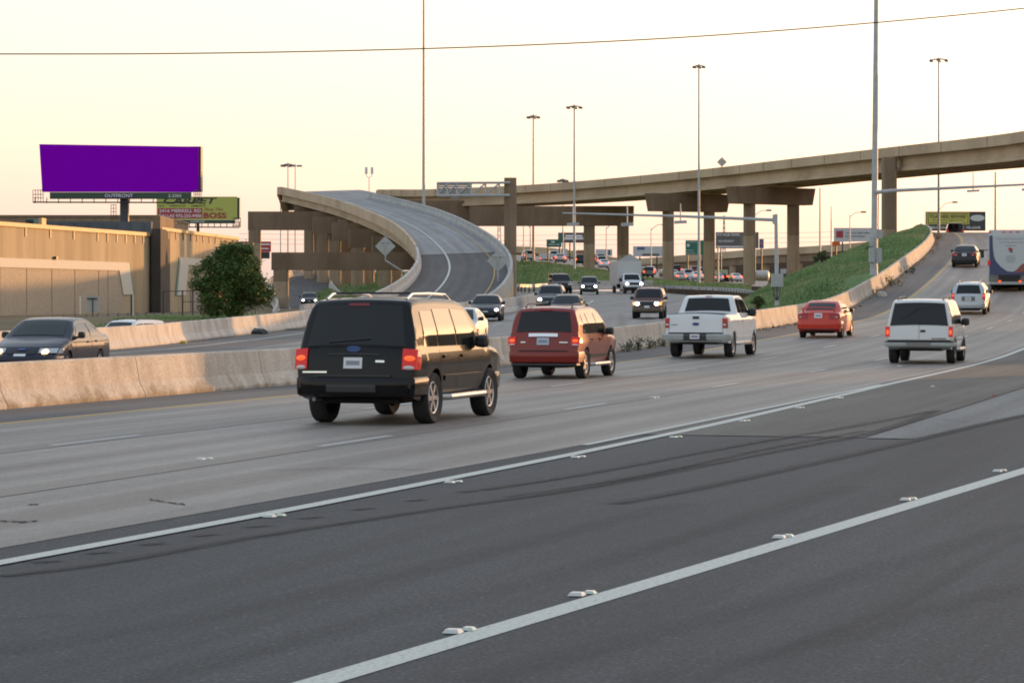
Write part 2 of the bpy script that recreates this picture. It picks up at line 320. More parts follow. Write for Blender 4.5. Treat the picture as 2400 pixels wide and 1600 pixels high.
# cracks and pits in the concrete lanes
M_CRACK = plain('crack_filler', (.03, .028, .027), .9)
def crack(pts, w, jag=.05):
    C = [gp(x, y, .008) for x, y in pts]; C = crom(C, 7); rows = []
    for i, p in enumerate(C):
        k = w*random.uniform(.3, 1.2); p = p+np.array([0, random.uniform(-jag, jag), 0]); rows.append([(p[0], p[1]-k, p[2]), (p[0], p[1]+k, p[2])])
    strip(rows, [[(0, 0), (1, 1)]]*len(rows), 'pavement_crack', M_CRACK, conc)
crack([(0, 1221), (40, 1223), (85, 1222)], .07); crack([(65, 1183), (90, 1182)], .05, .02); crack([(350, 1170), (390, 1177), (435, 1183)], .05)
crack([(1628, 1292), (1675, 1294), (1722, 1297)], .012, .01); crack([(1848, 1240), (1892, 1244)], .012, .01); crack([(1130, 1380), (1165, 1386)], .01, .01); crack([(2210, 985), (2235, 986)], .05); crack([(2248, 989), (2270, 990), (2292, 994)], .06); crack([(2125, 1000), (2140, 999)], .05)
# ------------------------------------------------------------------ oncoming carriageway
def onc_left(Y): return float(np.interp(Y, [-20, 30, 60, 105, 122, 142, 165, 180, 215, 240, 280, 300], [-42, -31, -23.2, -14.9, -13.3, -10.8, -10, -9.5, -4, .4, .2, -3]))
def onc_right(Y): return float(np.interp(Y, [-20, 30, 60, 100, 125, 150, 180, 197, 222, 240, 280, 300], [-30, -15, -6.3, 4.7, 10.6, 12.6, 14.7, 16.3, 18.7, 18.4, 15.6, 13.4]))
rows, uvs = [], []
for Y in np.linspace(-20, 300, 150):
    a, b = onc_left(Y), onc_right(Y); xs = np.linspace(a, b, 11); rows.append([(x, Y, zo(Y)-.03) for x in xs]); uvs.append([(x-a, Y) for x in xs])
onc = strip(rows, uvs, 'oncoming_carriageway', M_ONC_ROAD, kind='structure')
def on_line(pts, w, mat, name='white_edge_line'):
    C = crom([np.array(p) for p in pts], 10); rows, uvs = [], []
    for i, p in enumerate(C):
        d = C[min(i+1, len(C)-1)]-C[max(i-1, 0)]; d /= np.linalg.norm(d[:2]); nr = np.array([d[1], -d[0], 0]); z = zo(p[1])-.018
        rows.append([(p[0]-nr[0]*w/2, p[1]-nr[1]*w/2, z), (p[0]+nr[0]*w/2, p[1]+nr[1]*w/2, z)]); uvs.append([(0, i), (w, i)])
    return strip(rows, uvs, name, mat, onc)
on_line([(-33, 20, 0), (-21, 60, 0), (-13.3, 103, 0), (-11.4, 120, 0), (-9.0, 140, 0), (-6.5, 165, 0)], .16, M_WHITE_LINE)
on_line([(-18, 60, 0), (-10.9, 100, 0), (-8.6, 116, 0), (-6.2, 134, 0), (-3, 160, 0)], .10, M_FAINT_LINE)
on_line([(2.2, 180, 0), (4.6, 200, 0), (6.1, 216, 0), (6.0, 226, 0), (3.2, 246, 0), (-4, 275, 0)], .16, M_WHITE_LINE)
on_line([(5.5, 110, 0), (11, 150, 0), (14, 200, 0), (12.5, 250, 0), (8, 285, 0)], .12, M_YELLOW_LINE, 'yellow_edge_line')
# darker asphalt shoulder under the far barrier
rows = []; uvs = []
for Y in np.linspace(20, 170, 60):
    a = onc_left(Y); rows.append([(a, Y, zo(Y)-.026), (a+4.6, Y, zo(Y)-.026)]); uvs.append([(0, Y), (4.6, Y)])
strip(rows, uvs, 'oncoming_shoulder', M_SHLD, kind='structure')
# ------------------------------------------------------------------ concrete barriers, segment by segment
JERSEY = [(-.30, 0), (-.30, .08), (-.17, .33), (-.09, .80), (-.06, .83), (.06, .83), (.09, .80), (.17, .33), (.30, .08), (.30, 0)]
def barrier(name, label, pts, seg, mat, hs=1.0, gap=.03, cat='barrier', rmat=None):
    C = [np.array(p, float) for p in pts]; d = [0]
    for i in range(1, len(C)): d.append(d[-1]+np.linalg.norm(C[i]-C[i-1]))
    d = np.array(d); A = np.array(C)
    pos = lambda s: np.array([np.interp(s, d, A[:, k]) for k in range(3)])
    root = thing(name, label, cat, tuple(pos(d[-1]/2)))
    s = 0.0
    while s < d[-1]-.5:
        e = min(s+seg*random.uniform(.9, 1.12), d[-1]); n = max(2, int((e-s)/1.5)+1); R = []; U = []
        for i in range(n+1):
            q = s+(e-s-gap)*i/n; p = pos(q); t_ = pos(min(q+.4, d[-1]))-pos(max(q-.4, 0)); t_ /= np.linalg.norm(t_[:2]); nr = np.array([t_[1], -t_[0]])
            R.append([(p[0]+nr[0]*o, p[1]+nr[1]*o, p[2]+z*hs-.02) for o, z in JERSEY]); U += [(q, z) for o, z in JERSEY]
        mb = MB(); mb.grid(R); k = len(JERSEY); mb.f += [tuple(range(k)), tuple(n*k+i for i in range(k))]
        mb.build('barrier_segment', mat, root, uv=U, fixn=True); s = e
    return root
barrier('median_barrier', 'stained concrete barrier left of the black SUV, running up beside the ramp to the crest', [rp(Y, float(np.interp(Y, [-10, 58, 66, 90, 330], [-3.0, -2.75, -2.6, -2.7, -2.7]))) for Y in np.arange(-6, 318, 3.)], 6.2, M_BARRIER)
fb = [(-33.5, 20), (-23.6, 60), (-15.3, 105), (-13.7, 122), (-11.2, 142), (-10.4, 160), (-10.2, 172)]
fbp = [(p[0], p[1], zo(p[1])) for p in crom([np.array(q, float) for q in fb], 8)]
barrier('roadside_barrier', 'pale concrete barrier across the oncoming lanes, below the bushy tree', fbp, 5.2, M_BARRIER2)
gb = [(-3.4, 166), (-1.8, 174), (-.2, 183), (1.3, 197), (2.3, 210)]
barrier('gore_barrier', 'low concrete barrier right of the curved ramp, behind the oncoming dark sedan', [(x, y, zo(y)) for x, y in gb], 7.0, M_BARRIER2, hs=1.12)
# ------------------------------------------------------------------ curved climbing ramp (plan curve, profile and banking)
RK = [0, 30, 60, 90, 120, 160, 210, 260]
R_k = [.0054, .0015, .0021, .0010, .0009, .0013, .0009, -.0005]; R_z = [.7739, 2.5358, 4.5133, 6.5878, 8.6709, 11.397, 14.8432, 18.1232]
R_e = [-.0161, .0098, .0298, .0427, .0337, .0599, .0355, .0351]; R_L, R_R = 4.45, 3.07
_S = np.arange(-40, 330.01, .5)
_h = .134-np.concatenate([np.zeros(80), np.cumsum(np.interp(_S[80:], RK[:-1]+[246, 252, 278, 282], R_k[:-1]+[0, -.0050, -.0050, 0]))*.5])
_X = np.cumsum(np.sin(_h))*.5; _Y = np.cumsum(np.cos(_h))*.5; _X += -5.596-_X[80]; _Y += 178.53-_Y[80]
_z = np.interp(_S, [-40, -15]+RK+[272, 290, 330], [.30, .55]+R_z+[18.55, 18.4, 16.2]); _z = np.convolve(np.pad(_z, 20, mode='edge'), np.ones(41)/41, 'valid')
_e = np.interp(_S, RK, R_e)
def rmp(s, off, dz=0.0):
    i = int(round((s+40)*2)); i = max(0, min(len(_S)-1, i)); h = _h[i]
    return (_X[i]+off*math.cos(h), _Y[i]-off*math.sin(h), _z[i]+off*_e[i]+dz)
flyr = thing('curved_ramp', 'curved concrete ramp climbing to the left with grey road deck', 'ramp', tuple(rmp(60, 0)))
def rdeck(name, mat, a, b, offs, dz, par, step=2.0):
    rows, uvs = [], []
    for s in np.arange(a, b+.01, step): oo = offs(s) if callable(offs) else offs; rows.append([rmp(s, o, dz) for o in oo]); uvs.append([(o, s) for o in oo])
    return strip(rows, uvs, name, mat, par)
rdeck('asphalt_surface', M_RAMP_ASPH, -40, 79, list(np.linspace(-R_L+.2, R_R-.1, 9)), 0, flyr)
rdeck('deck_surface', M_RAMP_CONC, 79, 318, lambda s: list(np.linspace(-R_L+.2, R_R-.1+5.0*(lambda q: q*q*(3-2*q))(min(1, max(0, (s-208)/40))), 9)), 0, flyr)
def rline(off, w, mat, a, b, nm):
    rdeck(nm, mat, a, b, [off-w/2, off+w/2], .03, flyr)
rline(-1.85, .17, M_WHITE_LINE, -10, 318, 'white_edge_line'); rline(1.85, .085, M_YELLOW_LINE, -10, 150, 'yellow_edge_line')
def rsweep(name, prof, a, b, mat, par, step=2.0, zfun=None, closed=True):
    R = []
    for s in np.arange(a, b+.01, step): R.append([rmp(s, o, z) if zfun is None else (*rmp(s, o, 0)[:2], zfun(s, o, z)) for o, z in prof])
    mb = MB(); mb.grid(R, close_v=closed); k = len(prof)
    if closed: mb.f += [tuple(range(k)), tuple((len(R)-1)*k+i for i in range(k))]
    return mb.build(name, mat, par)
pl = [(-R_L+.22, 0), (-R_L+.20, .25), (-R_L+.08, .5), (-R_L+.05, .85), (-R_L-.18, .85), (-R_L-.20, -.32), (-R_L+.2, -.32)]
rsweep('left_parapet', pl, -16, 79, M_BARRIER2, flyr); rsweep('left_parapet', pl, 79.4, 318, M_TAN, flyr)
pr = [(R_R-.14, 0), (R_R-.12, .25), (R_R, .5), (R_R+.03, .85), (R_R+.26, .85), (R_R+.28, -.32), (R_R-.2, -.32)]
rsweep('right_parapet', pr, -4, 222, M_PARA_IN, flyr)
rsweep('deck_slab', [(-R_L+.02, -.05), (R_R+.1, -.05), (R_R+.1, -.33), (-R_L+.02, -.33)], 70, 222, M_TAN, flyr)
for o in (-R_L+.75, -2.0, -.3, R_R-.75): rsweep('girder', [(o-.25, -.335), (o+.25, -.335), (o+.12, -.55), (o+.12, -1.2), (o+.32, -1.3), (o+.32, -1.48), (o-.32, -1.48), (o-.32, -1.3), (o-.12, -1.2), (o-.12, -.55)], 72, 316, M_TAN, flyr)
for o0, o1 in ((R_R+.05, R_R+.33), (-R_L-.15, -R_L+.1)):
    rsweep('retaining_wall', [(o0, -.325), (o1, -.325), (o1, -9.), (o0, -9.)], -6, 74, M_TAN, flyr, zfun=lambda s, o, z: rmp(s, o, z)[2] if z > -1 else zground(*rmp(s, o, 0)[:2])-.3)
mb = MB(); a, b = rmp(73, -R_L-.1), rmp(73, R_R+.3); mb.bbox((a[0], a[1]-.4, -.2), (b[0], b[1]+.4, rmp(73, 0)[2]-1.4)); mb.build('abutment_wall', M_BROWN, flyr)
def col_mesh(parent, c, w, z0, z1, split=None, name='column', bev=.16, hgt=4.6):
    """chamfered square column: tan below, brown above"""
    def part(za, zb, mat, nm, par):
        k = w/2; q = k-bev*w/1.5
        pts = [(-q, -k), (q, -k), (k, -q), (k, q), (q, k), (-q, k), (-k, q), (-k, -q)]; mb = MB()
        mb.grid([[(c[0]+x, c[1]+y, z) for x, y in pts] for z in (za, zb)], close_v=True); mb.f += [tuple(range(8)), tuple(range(8, 16))]
        return mb.build(nm, mat, par)
    zs = split if split is not None else z0+hgt
    if zs < z1-.5:
        p = part(zs, z1, M_COL_UP, name, parent); part(z0, zs-.004, M_COL_LO, 'coated_base', p)
    else: part(z0, z1, M_COL_LO, name, parent)
def cap_beam(parent, a, b, wid, z0, z1, chamfer=0.0, mat=None, name='pier_cap'):
    a = Vector((a[0], a[1], 0)); b = Vector((b[0], b[1], 0)); d = (b-a).normalized(); n = Vector((-d.y, d.x, 0)); vs = []
    for s in (-1, 1):
        for p, z in ((a+d*chamfer, z0), (b-d*chamfer, z0), (b, z1), (a, z1)): vs.append(p+n*s*wid/2+Vector((0, 0, z)))
    MB().add(vs, [(0, 1, 2, 3), (7, 6, 5, 4), (0, 4, 5, 1), (1, 5, 6, 2), (2, 6, 7, 3), (3, 7, 4, 0)]).build(name, mat or M_BROWN, parent)
def rcap(s, xl, xr, depth=1.75, wid=1.6, off=None):
    """bent under the ramp at arc position s; xl, xr world X of its ends"""
    p = rmp(s, 0); z1 = p[2]-1.49-.10; cap_beam(flyr, (xl, p[1]), (xr, p[1]+.6), wid, z1-depth, z1); return p[1], z1-depth
Yb, zb = rcap(110, px(640-1200, 290), px(1003-1200, 290), 1.8)
col_mesh(flyr, (px(659-1200, Yb), Yb), 1.5, .4, zb, hgt=3.0); col_mesh(flyr, (-5.5, Yb), 1.4, .4, zb, hgt=3.0)
Yb, zb = rcap(217, px(583-1200, 395), px(806-1200, 395), 2.6)
col_mesh(flyr, (px(597-1200, Yb), Yb), 1.65, .8, zb, split=px(692-571, Yb)+2)
col_mesh(flyr, (px(724-1200, Yb), Yb), 1.3, .8, zb)
for s, xl, xr, xc in ((238, 690, 790, 742), (218.5, 0, 0, 0), (199, 733, 830, 757), (181, 779, 880, 785), (163, 818, 930, 838), (145, 872, 985, 902)):
    if xl == 0: continue
    Yk = rmp(s, 0)[1]; Yb, zb = rcap(s, px(xl-1200, Yk), px(xr-1200, Yk), 2.3); col_mesh(flyr, (px(xc-1200, Yb), Yb), 1.5, zground(px(xc-1200, Yb), Yb), zb)
    col_mesh(flyr, (px(xc+26-1200, Yb+4), Yb+4), 1.4, zground(px(xc-1200, Yb), Yb), zb)
for xc, Yk in ((868, 432), (893, 425), (930, 418), (806, 372)): col_mesh(flyr, (px(xc-1200, Yk), Yk), 1.5, 1., 12)
# ------------------------------------------------------------------ the high flyover crossing from the right
FO = [(60, 190, 18.3), (56, 230, 18.3), (50, 275, 18.05), (42.2, 315, 18.55), (33.5, 347, 18.7), (25.5, 371, 18.65), (12.1, 402, 18.5), (1, 423, 18.5), (-12.8, 437, 18.45), (-19.5, 446, 18.75), (-22.3, 462, 19.0), (-22, 500, 17.5)]
FP = crom(FO, 12)
def fo(i, off, dz):
    i = max(0, min(len(FP)-1, i)); t_ = FP[min(i+1, len(FP)-1)]-FP[max(i-1, 0)]; t_ = t_/np.linalg.norm(t_[:2]); p = FP[i]
    return (p[0]+t_[1]*off, p[1]-t_[0]*off, p[2]+dz)
over = thing('flyover', 'long tan concrete flyover crossing the sky from the right edge on wide piers', 'flyover', (12, 402, 2))
def fsweep(name, prof, a, b, mat):
    R = [[fo(i, o, z) for o, z in prof] for i in range(a, b+1)]; mb = MB(); mb.grid(R, close_v=True); k = len(prof)
    mb.f += [tuple(range(k)), tuple((len(R)-1)*k+i for i in range(k))]; mb.build(name, mat, over)
n_ = len(FP)-1
fsweep('near_parapet', [(0, 0), (.22, 0), (.30, -.55), (.45, -.80), (.45, -.86), (.0, -1.12), (-.02, -1.1)], 0, n_, M_TAN)
fsweep('far_parapet', [(11, 0), (11.25, 0), (11.3, -1.1), (10.8, -1.1), (10.8, -.8)], 0, n_, M_PARA_IN)
fsweep('deck', [(.05, -.87), (10.9, -.87), (10.9, -1.13), (.05, -1.13)], 0, n_, M_TAN)
for o in (.95, 3.5, 6.2, 8.8): fsweep('girder', [(o-.3, -1.135), (o+.3, -1.135), (o+.14, -1.45), (o+.14, -2.25), (o+.4, -2.42), (o+.4, -2.72), (o-.4, -2.72), (o-.4, -2.42), (o-.14, -2.25), (o-.14, -1.45)], 0, n_, M_TAN)
def fpier(xl, xr, Y0, Y1, yt, yb, cols, depth_w=1.9, ch=.5):
    a = (px(xl-1200, Y0), Y0); b = (px(xr-1200, Y1), Y1); z1 = 2+px(692-yt, Y0); z0 = 2+px(692-yb, Y0)
    cap_beam(over, a, b, depth_w, z0, z1, ch)
    for xc, w, yb_, ysp in cols:
        k = (xc-xl)/(xr-xl); Y = Y0+(Y1-Y0)*k; col_mesh(over, (px(xc-1200, Y), Y), px(w, Y), 2+px(692-yb_, Y), z0, split=2+px(692-ysp, Y))
fpier(1519, 1703, 377, 383, 453, 495, [(1566, 26, 672, 566), (1662, 25, 672, 566)])
fpier(1712, 1900, 352, 360, 437, 477, [(1756, 26, 668, 553), (1859, 27, 660, 552)])
fpier(1101, 1486, 414, 412, 484, 530, [(1381, 26, 662, 572), (1460, 27, 660, 598)], ch=.1)
fpier(955, 1100, 432, 434, 470, 545, [(1010, 27, 690, 600)], ch=.1)
p = at(2084, 369, 313.2); col_mesh(over, (p[0], p[1]), px(33, 313), 2+px(692-580, 313), p[2], split=2+px(692-538, 313)); 
for i in range(3, n_, 4):     # parapet joints
    a, b = fo(i, -.03, -.02), fo(i, -.03, -1.08); MB().box(((a[0]+b[0])/2, (a[1]+b[1])/2, (a[2]+b[2])/2), (.05, .05, 1.06)).build('parapet_joint', M_COL_UP, over)
for xc, Y_, yt_, yb_ in ((1579, 376, 497, 668), (1675, 380, 497, 668), (1770, 352, 479, 660), (2101, 311, 400, 560)): MB().tube([at(xc-1, yt_, Y_-.9), at(xc-1, yb_, Y_-.9)], .09, 6).build('drain_pipe', M_COL_UP, over)
# ------------------------------------------------------------------ gantry column with a sign truss seen from behind
gr = thing('sign_gantry', 'square concrete column carrying a cantilever truss with the back of a road sign', 'gantry', at(1196, 697, 265))
col_mesh(gr, (px(-4, 265), 265), px(29, 265), 1.5, 2+px(692-417, 265), split=2+px(692-598, 265))
mbt = MB(); Yt = 264.0; G = lambda x, y, dy=0: (px(x-1200, Yt), Yt+dy, 2+px(692-y, Yt))
for dy in (-.9, .3):
    mbt.tube([G(1025, 429.5, dy), G(1195, 428.5, dy)], .10, 6); mbt.tube([G(1025, 459, dy), G(1195, 458, dy)], .12, 6)
    for x in (1026, 1048, 1071, 1104, 1138, 1170): mbt.tube([G(x, 429, dy), G(x, 459, dy)], .085, 6)
    for a, b in ((1026, 1048), (1048, 1071), (1071, 1104), (1104, 1138), (1138, 1170)): mbt.tube([G(a, 458, dy), G(b, 430, dy)], .06, 6)
mbt.build('truss', M_GALV, gr)
mbs = MB()
for k in range(6): mbs.bbox(G(1027, 459.5-k*5.0-.4, .45), (px(1104-1200, Yt), Yt+.50, 2+px(692-(459.5-(k+1)*5.0+.4), Yt)))
mbs.build('sign_panel', M_SIGNBACK, gr)
MB().prism([(px(x-1200, Yt), 2+px(692-y, Yt)) for x, y in ((1054, 460), (1076, 460), (1073, 466), (1058, 466))], Yt-.6, Yt+.2).build('lamp_tray', M_GALV, gr)

# ------------------------------------------------------------------ unseen blocks, added at right to keep the evening sun off the near lanes
def shop(name, label, q0, q1, t0, t1, h):
    sd = Vector((math.sin(SUN_AZ), math.cos(SUN_AZ), 0)); sn = Vector((math.cos(SUN_AZ), -math.sin(SUN_AZ), 0)); P_ = lambda q, t_, z: sd*t_+sn*q+Vector((0, 0, z)); r = thing(name, label, 'building', tuple(P_((q0+q1)/2, t0, 0)))
    def bx_(qa, qb, ta, tb, za, zb, nm, mat, par=None):
        v = [P_(q, t_, z) for z in (za, zb) for q, t_ in ((qa, ta), (qb, ta), (qb, tb), (qa, tb))]; return MB().add(v, [(0, 3, 2, 1), (4, 5, 6, 7), (0, 1, 5, 4), (1, 2, 6, 5), (2, 3, 7, 6), (3, 0, 4, 7)]).build(nm, mat, par or r)
    bx_(q0, q1, t0, t1, -.3, h, 'wall', M_COL_LO); bx_(q0-.2, q1+.2, t0-.2, t1+.2, h, h+.35, 'coping', M_BROWN)
    n = int((q1-q0)/4)
    for k in range(n): qc = q0+(q1-q0)*(k+.5)/n; w_ = bx_(qc-1.2, qc+1.2, t0-.08, t0-.02, 1.0, 2.8, 'window', M_DARKSTEEL)
shop('sun_block', 'unseen low brown block added at the right to shade the near lanes, nearer one', -38.5, 30, 112, 130, 8.2)
shop('sun_block', 'unseen low brown block added at the right to shade the near lanes, farther one', -66, -44.7, 118, 138, 8.4)

r = thing('reflection_block', 'long low block added unseen behind the camera to darken reflections in the car rears', 'building', (0, -52, -.3)); MB().bbox((-90, -75, -.3), (90, -52, 8.5)).build('wall', M_BROWN, r); MB().bbox((-90.3, -75.3, 8.504), (90.3, -51.7, 8.9)).build('coping', M_COL_UP, r)  # added behind the camera so the car rears reflect something dark
for k in range(14): MB().bbox((-84+k*12.5, -51.95, .4), (-76+k*12.5, -51.90, 3.2)).build('window', M_DARKSTEEL, r)
# ------------------------------------------------------------------ vehicles
M_TYRE = plain('tyre_rubber', (.022, .022, .023), .85); M_RIM = plain('alloy_rim', (.42, .42, .43), .32, .85); M_RIMD = plain('steel_rim', (.20, .20, .21), .4, .7)
M_GLASS = plain('tinted_glass', (.008, .009, .010), .04, 0, .35); M_GLASS2 = plain('clear_windshield', (.010, .016, .017), .03, 0, .30)
M_BLACKTRIM = plain('black_plastic_trim', (.018, .018, .019), .5); M_UNDER = plain('underbody', (.012, .012, .012), .9)
M_CHROME = plain('chrome', (.62, .62, .62), .12, 1.0); M_PLATE = plain('license_plate', (.62, .64, .66), .4); M_BADGE = plain('oval_badge', (.05, .10, .25), .25, .3)
M_TAIL = plain('lit_tail_lens', (.26, .008, .005), .25, emit=(1.0, .012, .005), es=.13); M_TAILOFF = plain('tail_lens', (.30, .012, .010), .2)
M_TAILB = plain('bright_tail_bulb', (.6, .1, .03), .25, emit=(1, .10, .015), es=.55)
M_AMBER = plain('amber_lens', (.6, .25, .04), .3, emit=(1, .42, .05), es=.7); M_REVERSE = plain('clear_lens', (.55, .55, .55), .2)
M_HEAD = plain('lit_headlamp', (.9, .9, .9), .2, emit=(1.0, .90, .86), es=14.0); M_HEADW = plain('lit_parking_lamp', (.9, .6, .3), .2, emit=(1.0, .62, .22), es=2.4); M_HEADOFF = plain('headlamp_lens', (.45, .46, .48), .12, .3)
M_INT = plain('dark_grille', (.012, .012, .013), .6)
def paint(name, col, rough=.28, metal=0.0, coat=.6):
    dk = max(col) < .05; return plain(name, col, .5 if not dk else .3, metal, .2 if not dk else .06, .7 if not dk else .42)
class Car:
    def __init__(s, L, W, H, prof, ws, z0, axles, rw, plan=None, arch=None, bot=None, bow=(.10, .20), crown=.05, r=.09, tw=.24, res=1.0):
        s.L, s.W, s.H, s.z0, s.axles, s.rw, s.r, s.tw, s.res = L, W, H, z0, axles, rw, r, tw, res
        s.px_, s.pz_ = np.array([p[0] for p in prof]), np.array([p[1] for p in prof]); s.wsz, s.wsr = zip(*ws)
        s.plan = plan or [(0, .955), (.15, .98), (.6, 1), (L-1.1, 1), (L-.45, .965), (L-.12, .90), (L, .84)]
        s.arch = arch or rw*1.16; s.bot = bot or [(0, .50), (.18, z0+.06), (.5, z0), (L-.6, z0), (L-.15, z0+.05), (L, z0+.14)]; s.bow, s.crown = bow, crown
        xs = np.linspace(0, L, 1401); zs = np.interp(xs, s.px_, s.pz_); k = 15; zsm = np.convolve(np.pad(zs, k//2, mode='edge'), np.ones(k)/k, 'valid')
        s._x, s._z = xs, zsm
    def zt(s, x): return float(np.interp(x, s._x, s._z))
    def w(s, x, z): return s.W/2*float(np.interp(z, s.wsz, s.wsr))*float(np.interp(x, [p[0] for p in s.plan], [p[1] for p in s.plan]))
    def xr(s, z):
        i = int(np.argmax(s._z >= z)); 
        if i == 0: return 0.0
        z1, z2 = s._z[i-1], s._z[i]; return float(s._x[i-1]+(s._x[i]-s._x[i-1])*(z-z1)/max(1e-9, z2-z1))
    def xf(s, z):
        idx = np.where(s._z >= z)[0]; i = int(idx[-1]) if len(idx) else len(s._x)-1
        if i >= len(s._x)-1: return s.L
        z1, z2 = s._z[i], s._z[i+1]; return float(s._x[i]+(s._x[i+1]-s._x[i])*(z1-z)/max(1e-9, z1-z2))
    def zb(s, x):
        z = float(np.interp(x, [p[0] for p in s.bot], [p[1] for p in s.bot]))
        for a in s.axles:
            d = abs(x-a)
            if d < s.arch: z = max(z, s.rw+math.sqrt(max(0, s.arch**2-d*d)))
        return z
    def D(s, p):
        """final shaping: bowed ends, crowned top; recentred"""
        x, y, z = p; u = min(1.15, abs(y)/(s.W/2)); q = u**2.6
        kr = min(1, max(0, (1.5-x)/1.0)); kf = min(1, max(0, (x-(s.L-1.5))/1.0))
        x += s.bow[0]*q*kr*kr*(3-2*kr)-s.bow[1]*q*kf*kf*(3-2*kf)
        z += s.crown*(1-u*u)*min(1, max(0, (z-.75)/.5))
        return (x-s.L/2, y, z)
    def body(s):
        n = int(76*s.res); xs = set(np.round(np.linspace(0, s.L, n), 4))
        for x in s.px_: xs.add(round(float(x), 4))
        for a in s.axles:
            for k in range(int(19*max(.6, s.res))): xs.add(round(float(a+s.arch*math.cos(math.pi*k/(18*max(.6, s.res))))*1.0, 4))
        xs = sorted(x for x in xs if 0 <= x <= s.L); nz = int(15*max(.7, s.res)); lev = np.linspace(s.z0, s.H, nz); rows = []
        for x in xs:
            zt, zb = s.zt(x), s.zb(x); zt = max(zt, zb+.04); r = min(s.r, (zt-zb)*.45); pts = []
            for z in [zb]+list(lev[1:]):
                zc = min(max(z, zb), zt-r); pts.append((x, s.w(x, zc), zc))
            wt = s.w(x, zt-r)
            for a in (30, 60, 90): a = math.radians(a); pts.append((x, wt-r*(1-math.cos(a)), zt-r+r*math.sin(a)))
            for k in (.6, .2): pts.append((x, (wt-r)*k, zt))
            full = pts+[(p[0], -p[1], p[2]) for p in reversed(pts)]; rows.append([s.D(p) for p in full])
        mb = MB(); mb.grid(rows, close_v=True); k = len(rows[0]); mb.f += [tuple(range(k)), tuple((len(rows)-1)*k+i for i in range(k))]
        return mb
    def rear(s, y0, y1, z0, z1, off=.008, y0t=None, y1t=None, nz=5, ny=6, skirt=0.0, mb=None):
        y0t = y0 if y0t is None else y0t; y1t = y1 if y1t is None else y1t
        A = []
        for i in range(nz+1):
            t = i/nz; z = z0+(z1-z0)*t; x = s.xr(z); dz = .02; m_ = (s.xr(z+dz)-s.xr(z-dz))/(2*dz); q = math.hypot(1, m_)
            A.append([s.D((x-off/q, y0+(y0t-y0)*t+((y1+(y1t-y1)*t)-(y0+(y0t-y0)*t))*j/ny, z+off*m_/q)) for j in range(ny+1)])
        return s._emit(A, (skirt, 0, 0), mb)
    def front(s, y0, y1, z0, z1, off=.008, y0t=None, y1t=None, nz=5, ny=6, skirt=0.0, mb=None):
        y0t = y0 if y0t is None else y0t; y1t = y1 if y1t is None else y1t
        A = []
        for i in range(nz+1):
            t = i/nz; z = z0+(z1-z0)*t; x = s.xf(z); dz = .02; m_ = -(s.xf(z+dz)-s.xf(z-dz))/(2*dz); q = math.hypot(1, m_)
            A.append([s.D((x+off/q, y0+(y0t-y0)*t+((y1+(y1t-y1)*t)-(y0+(y0t-y0)*t))*j/ny, z+off*m_/q)) for j in range(ny+1)])
        return s._emit(A, (-skirt, 0, 0), mb)
    def disc(s, rear, yc, zc, ry, rz, off):
        xs = s.xr if rear else s.xf; sg = -1 if rear else 1
        def q(y, z, o): return s.D((xs(z)+sg*o, y, z))
        ring = [(yc+ry*math.cos(a), zc+rz*math.sin(a)) for a in np.linspace(0, 2*math.pi, 17)[:-1]]; mb = MB()
        mb.add([q(yc, zc, off+.02)]+[q(y, z, off) for y, z in ring]+[q(y, z, off-.03) for y, z in ring], [(0, 1+i, 1+(i+1) % 16) for i in range(16)]+[(1+i, 17+i, 17+(i+1) % 16, 1+(i+1) % 16) for i in range(16)])
        return mb
    def side(s, quad, sg, off=.007, n=5, skirt=0.0, mb=None):
        a, b, c, d = [np.array(q, float) for q in quad]; A = []
        for i in range(n+1):
            u = i/n; r = []
            for j in range(n+1):
                v = j/n; p = (a*(1-v)+b*v)*(1-u)+(d*(1-v)+c*v)*u; r.append(s.D((p[0], sg*(s.w(p[0], p[1])+off), p[1])))
            A.append(r)
        return s._emit(A, (0, -sg*skirt, 0), mb)
    def _emit(s, A, back, mb):
        mb = mb or MB(); mb.grid(A)
        if any(back):
            bd = A[0]+[r[-1] for r in A[1:]]+A[-1][-2::-1]+[r[0] for r in A[-2:0:-1]]
            mb.grid([bd, [(p[0]+back[0], p[1]+back[1], p[2]+back[2]) for p in bd]], close_v=True)
        return mb
    def bumper(s, rear, za, zb, proud, wrap, zz=None):
        """bar wrapped round one end of the car"""
        R = []; ys = np.linspace(-1, 1, 15); zm = (za+zb)/2
        def ring(x, y, nx, ny):
            out = []
            for z, o in ((za, -.03), (za+.03, proud*.75), (zm, proud), (zb-.03, proud), (zb, proud*.6), (zb, -.05)):
                out.append(s.D((x+nx*o, y+ny*o, z)))
            return out
        xe = (s.xr(zm) if rear else s.xf(zm)); sg = -1 if rear else 1; xw = xe-sg*wrap
        for k in range(4): x = xw+(xe-sg*.05-xw)*k/3; R.append(ring(x, -s.w(x, zm), 0, -1))
        for y in ys[1:-1]: R.append(ring(xe, y*s.w(xe, zm), sg*(1-abs(y)**8*.3), 0))
        for k in range(3, -1, -1): x = xw+(xe-sg*.05-xw)*k/3; R.append(ring(x, s.w(x, zm), 0, 1))
        mb = MB(); mb.grid(R); return mb
def lathe(prof, n, axis='y', c=(0, 0, 0)):
    A = [[(c[0]+r*math.cos(2*math.pi*k/n), c[1]+y, c[2]+r*math.sin(2*math.pi*k/n)) for k in range(n)] for r, y in prof]
    mb = MB(); mb.grid(A, close_v=True); return mb
WHEELS = {}
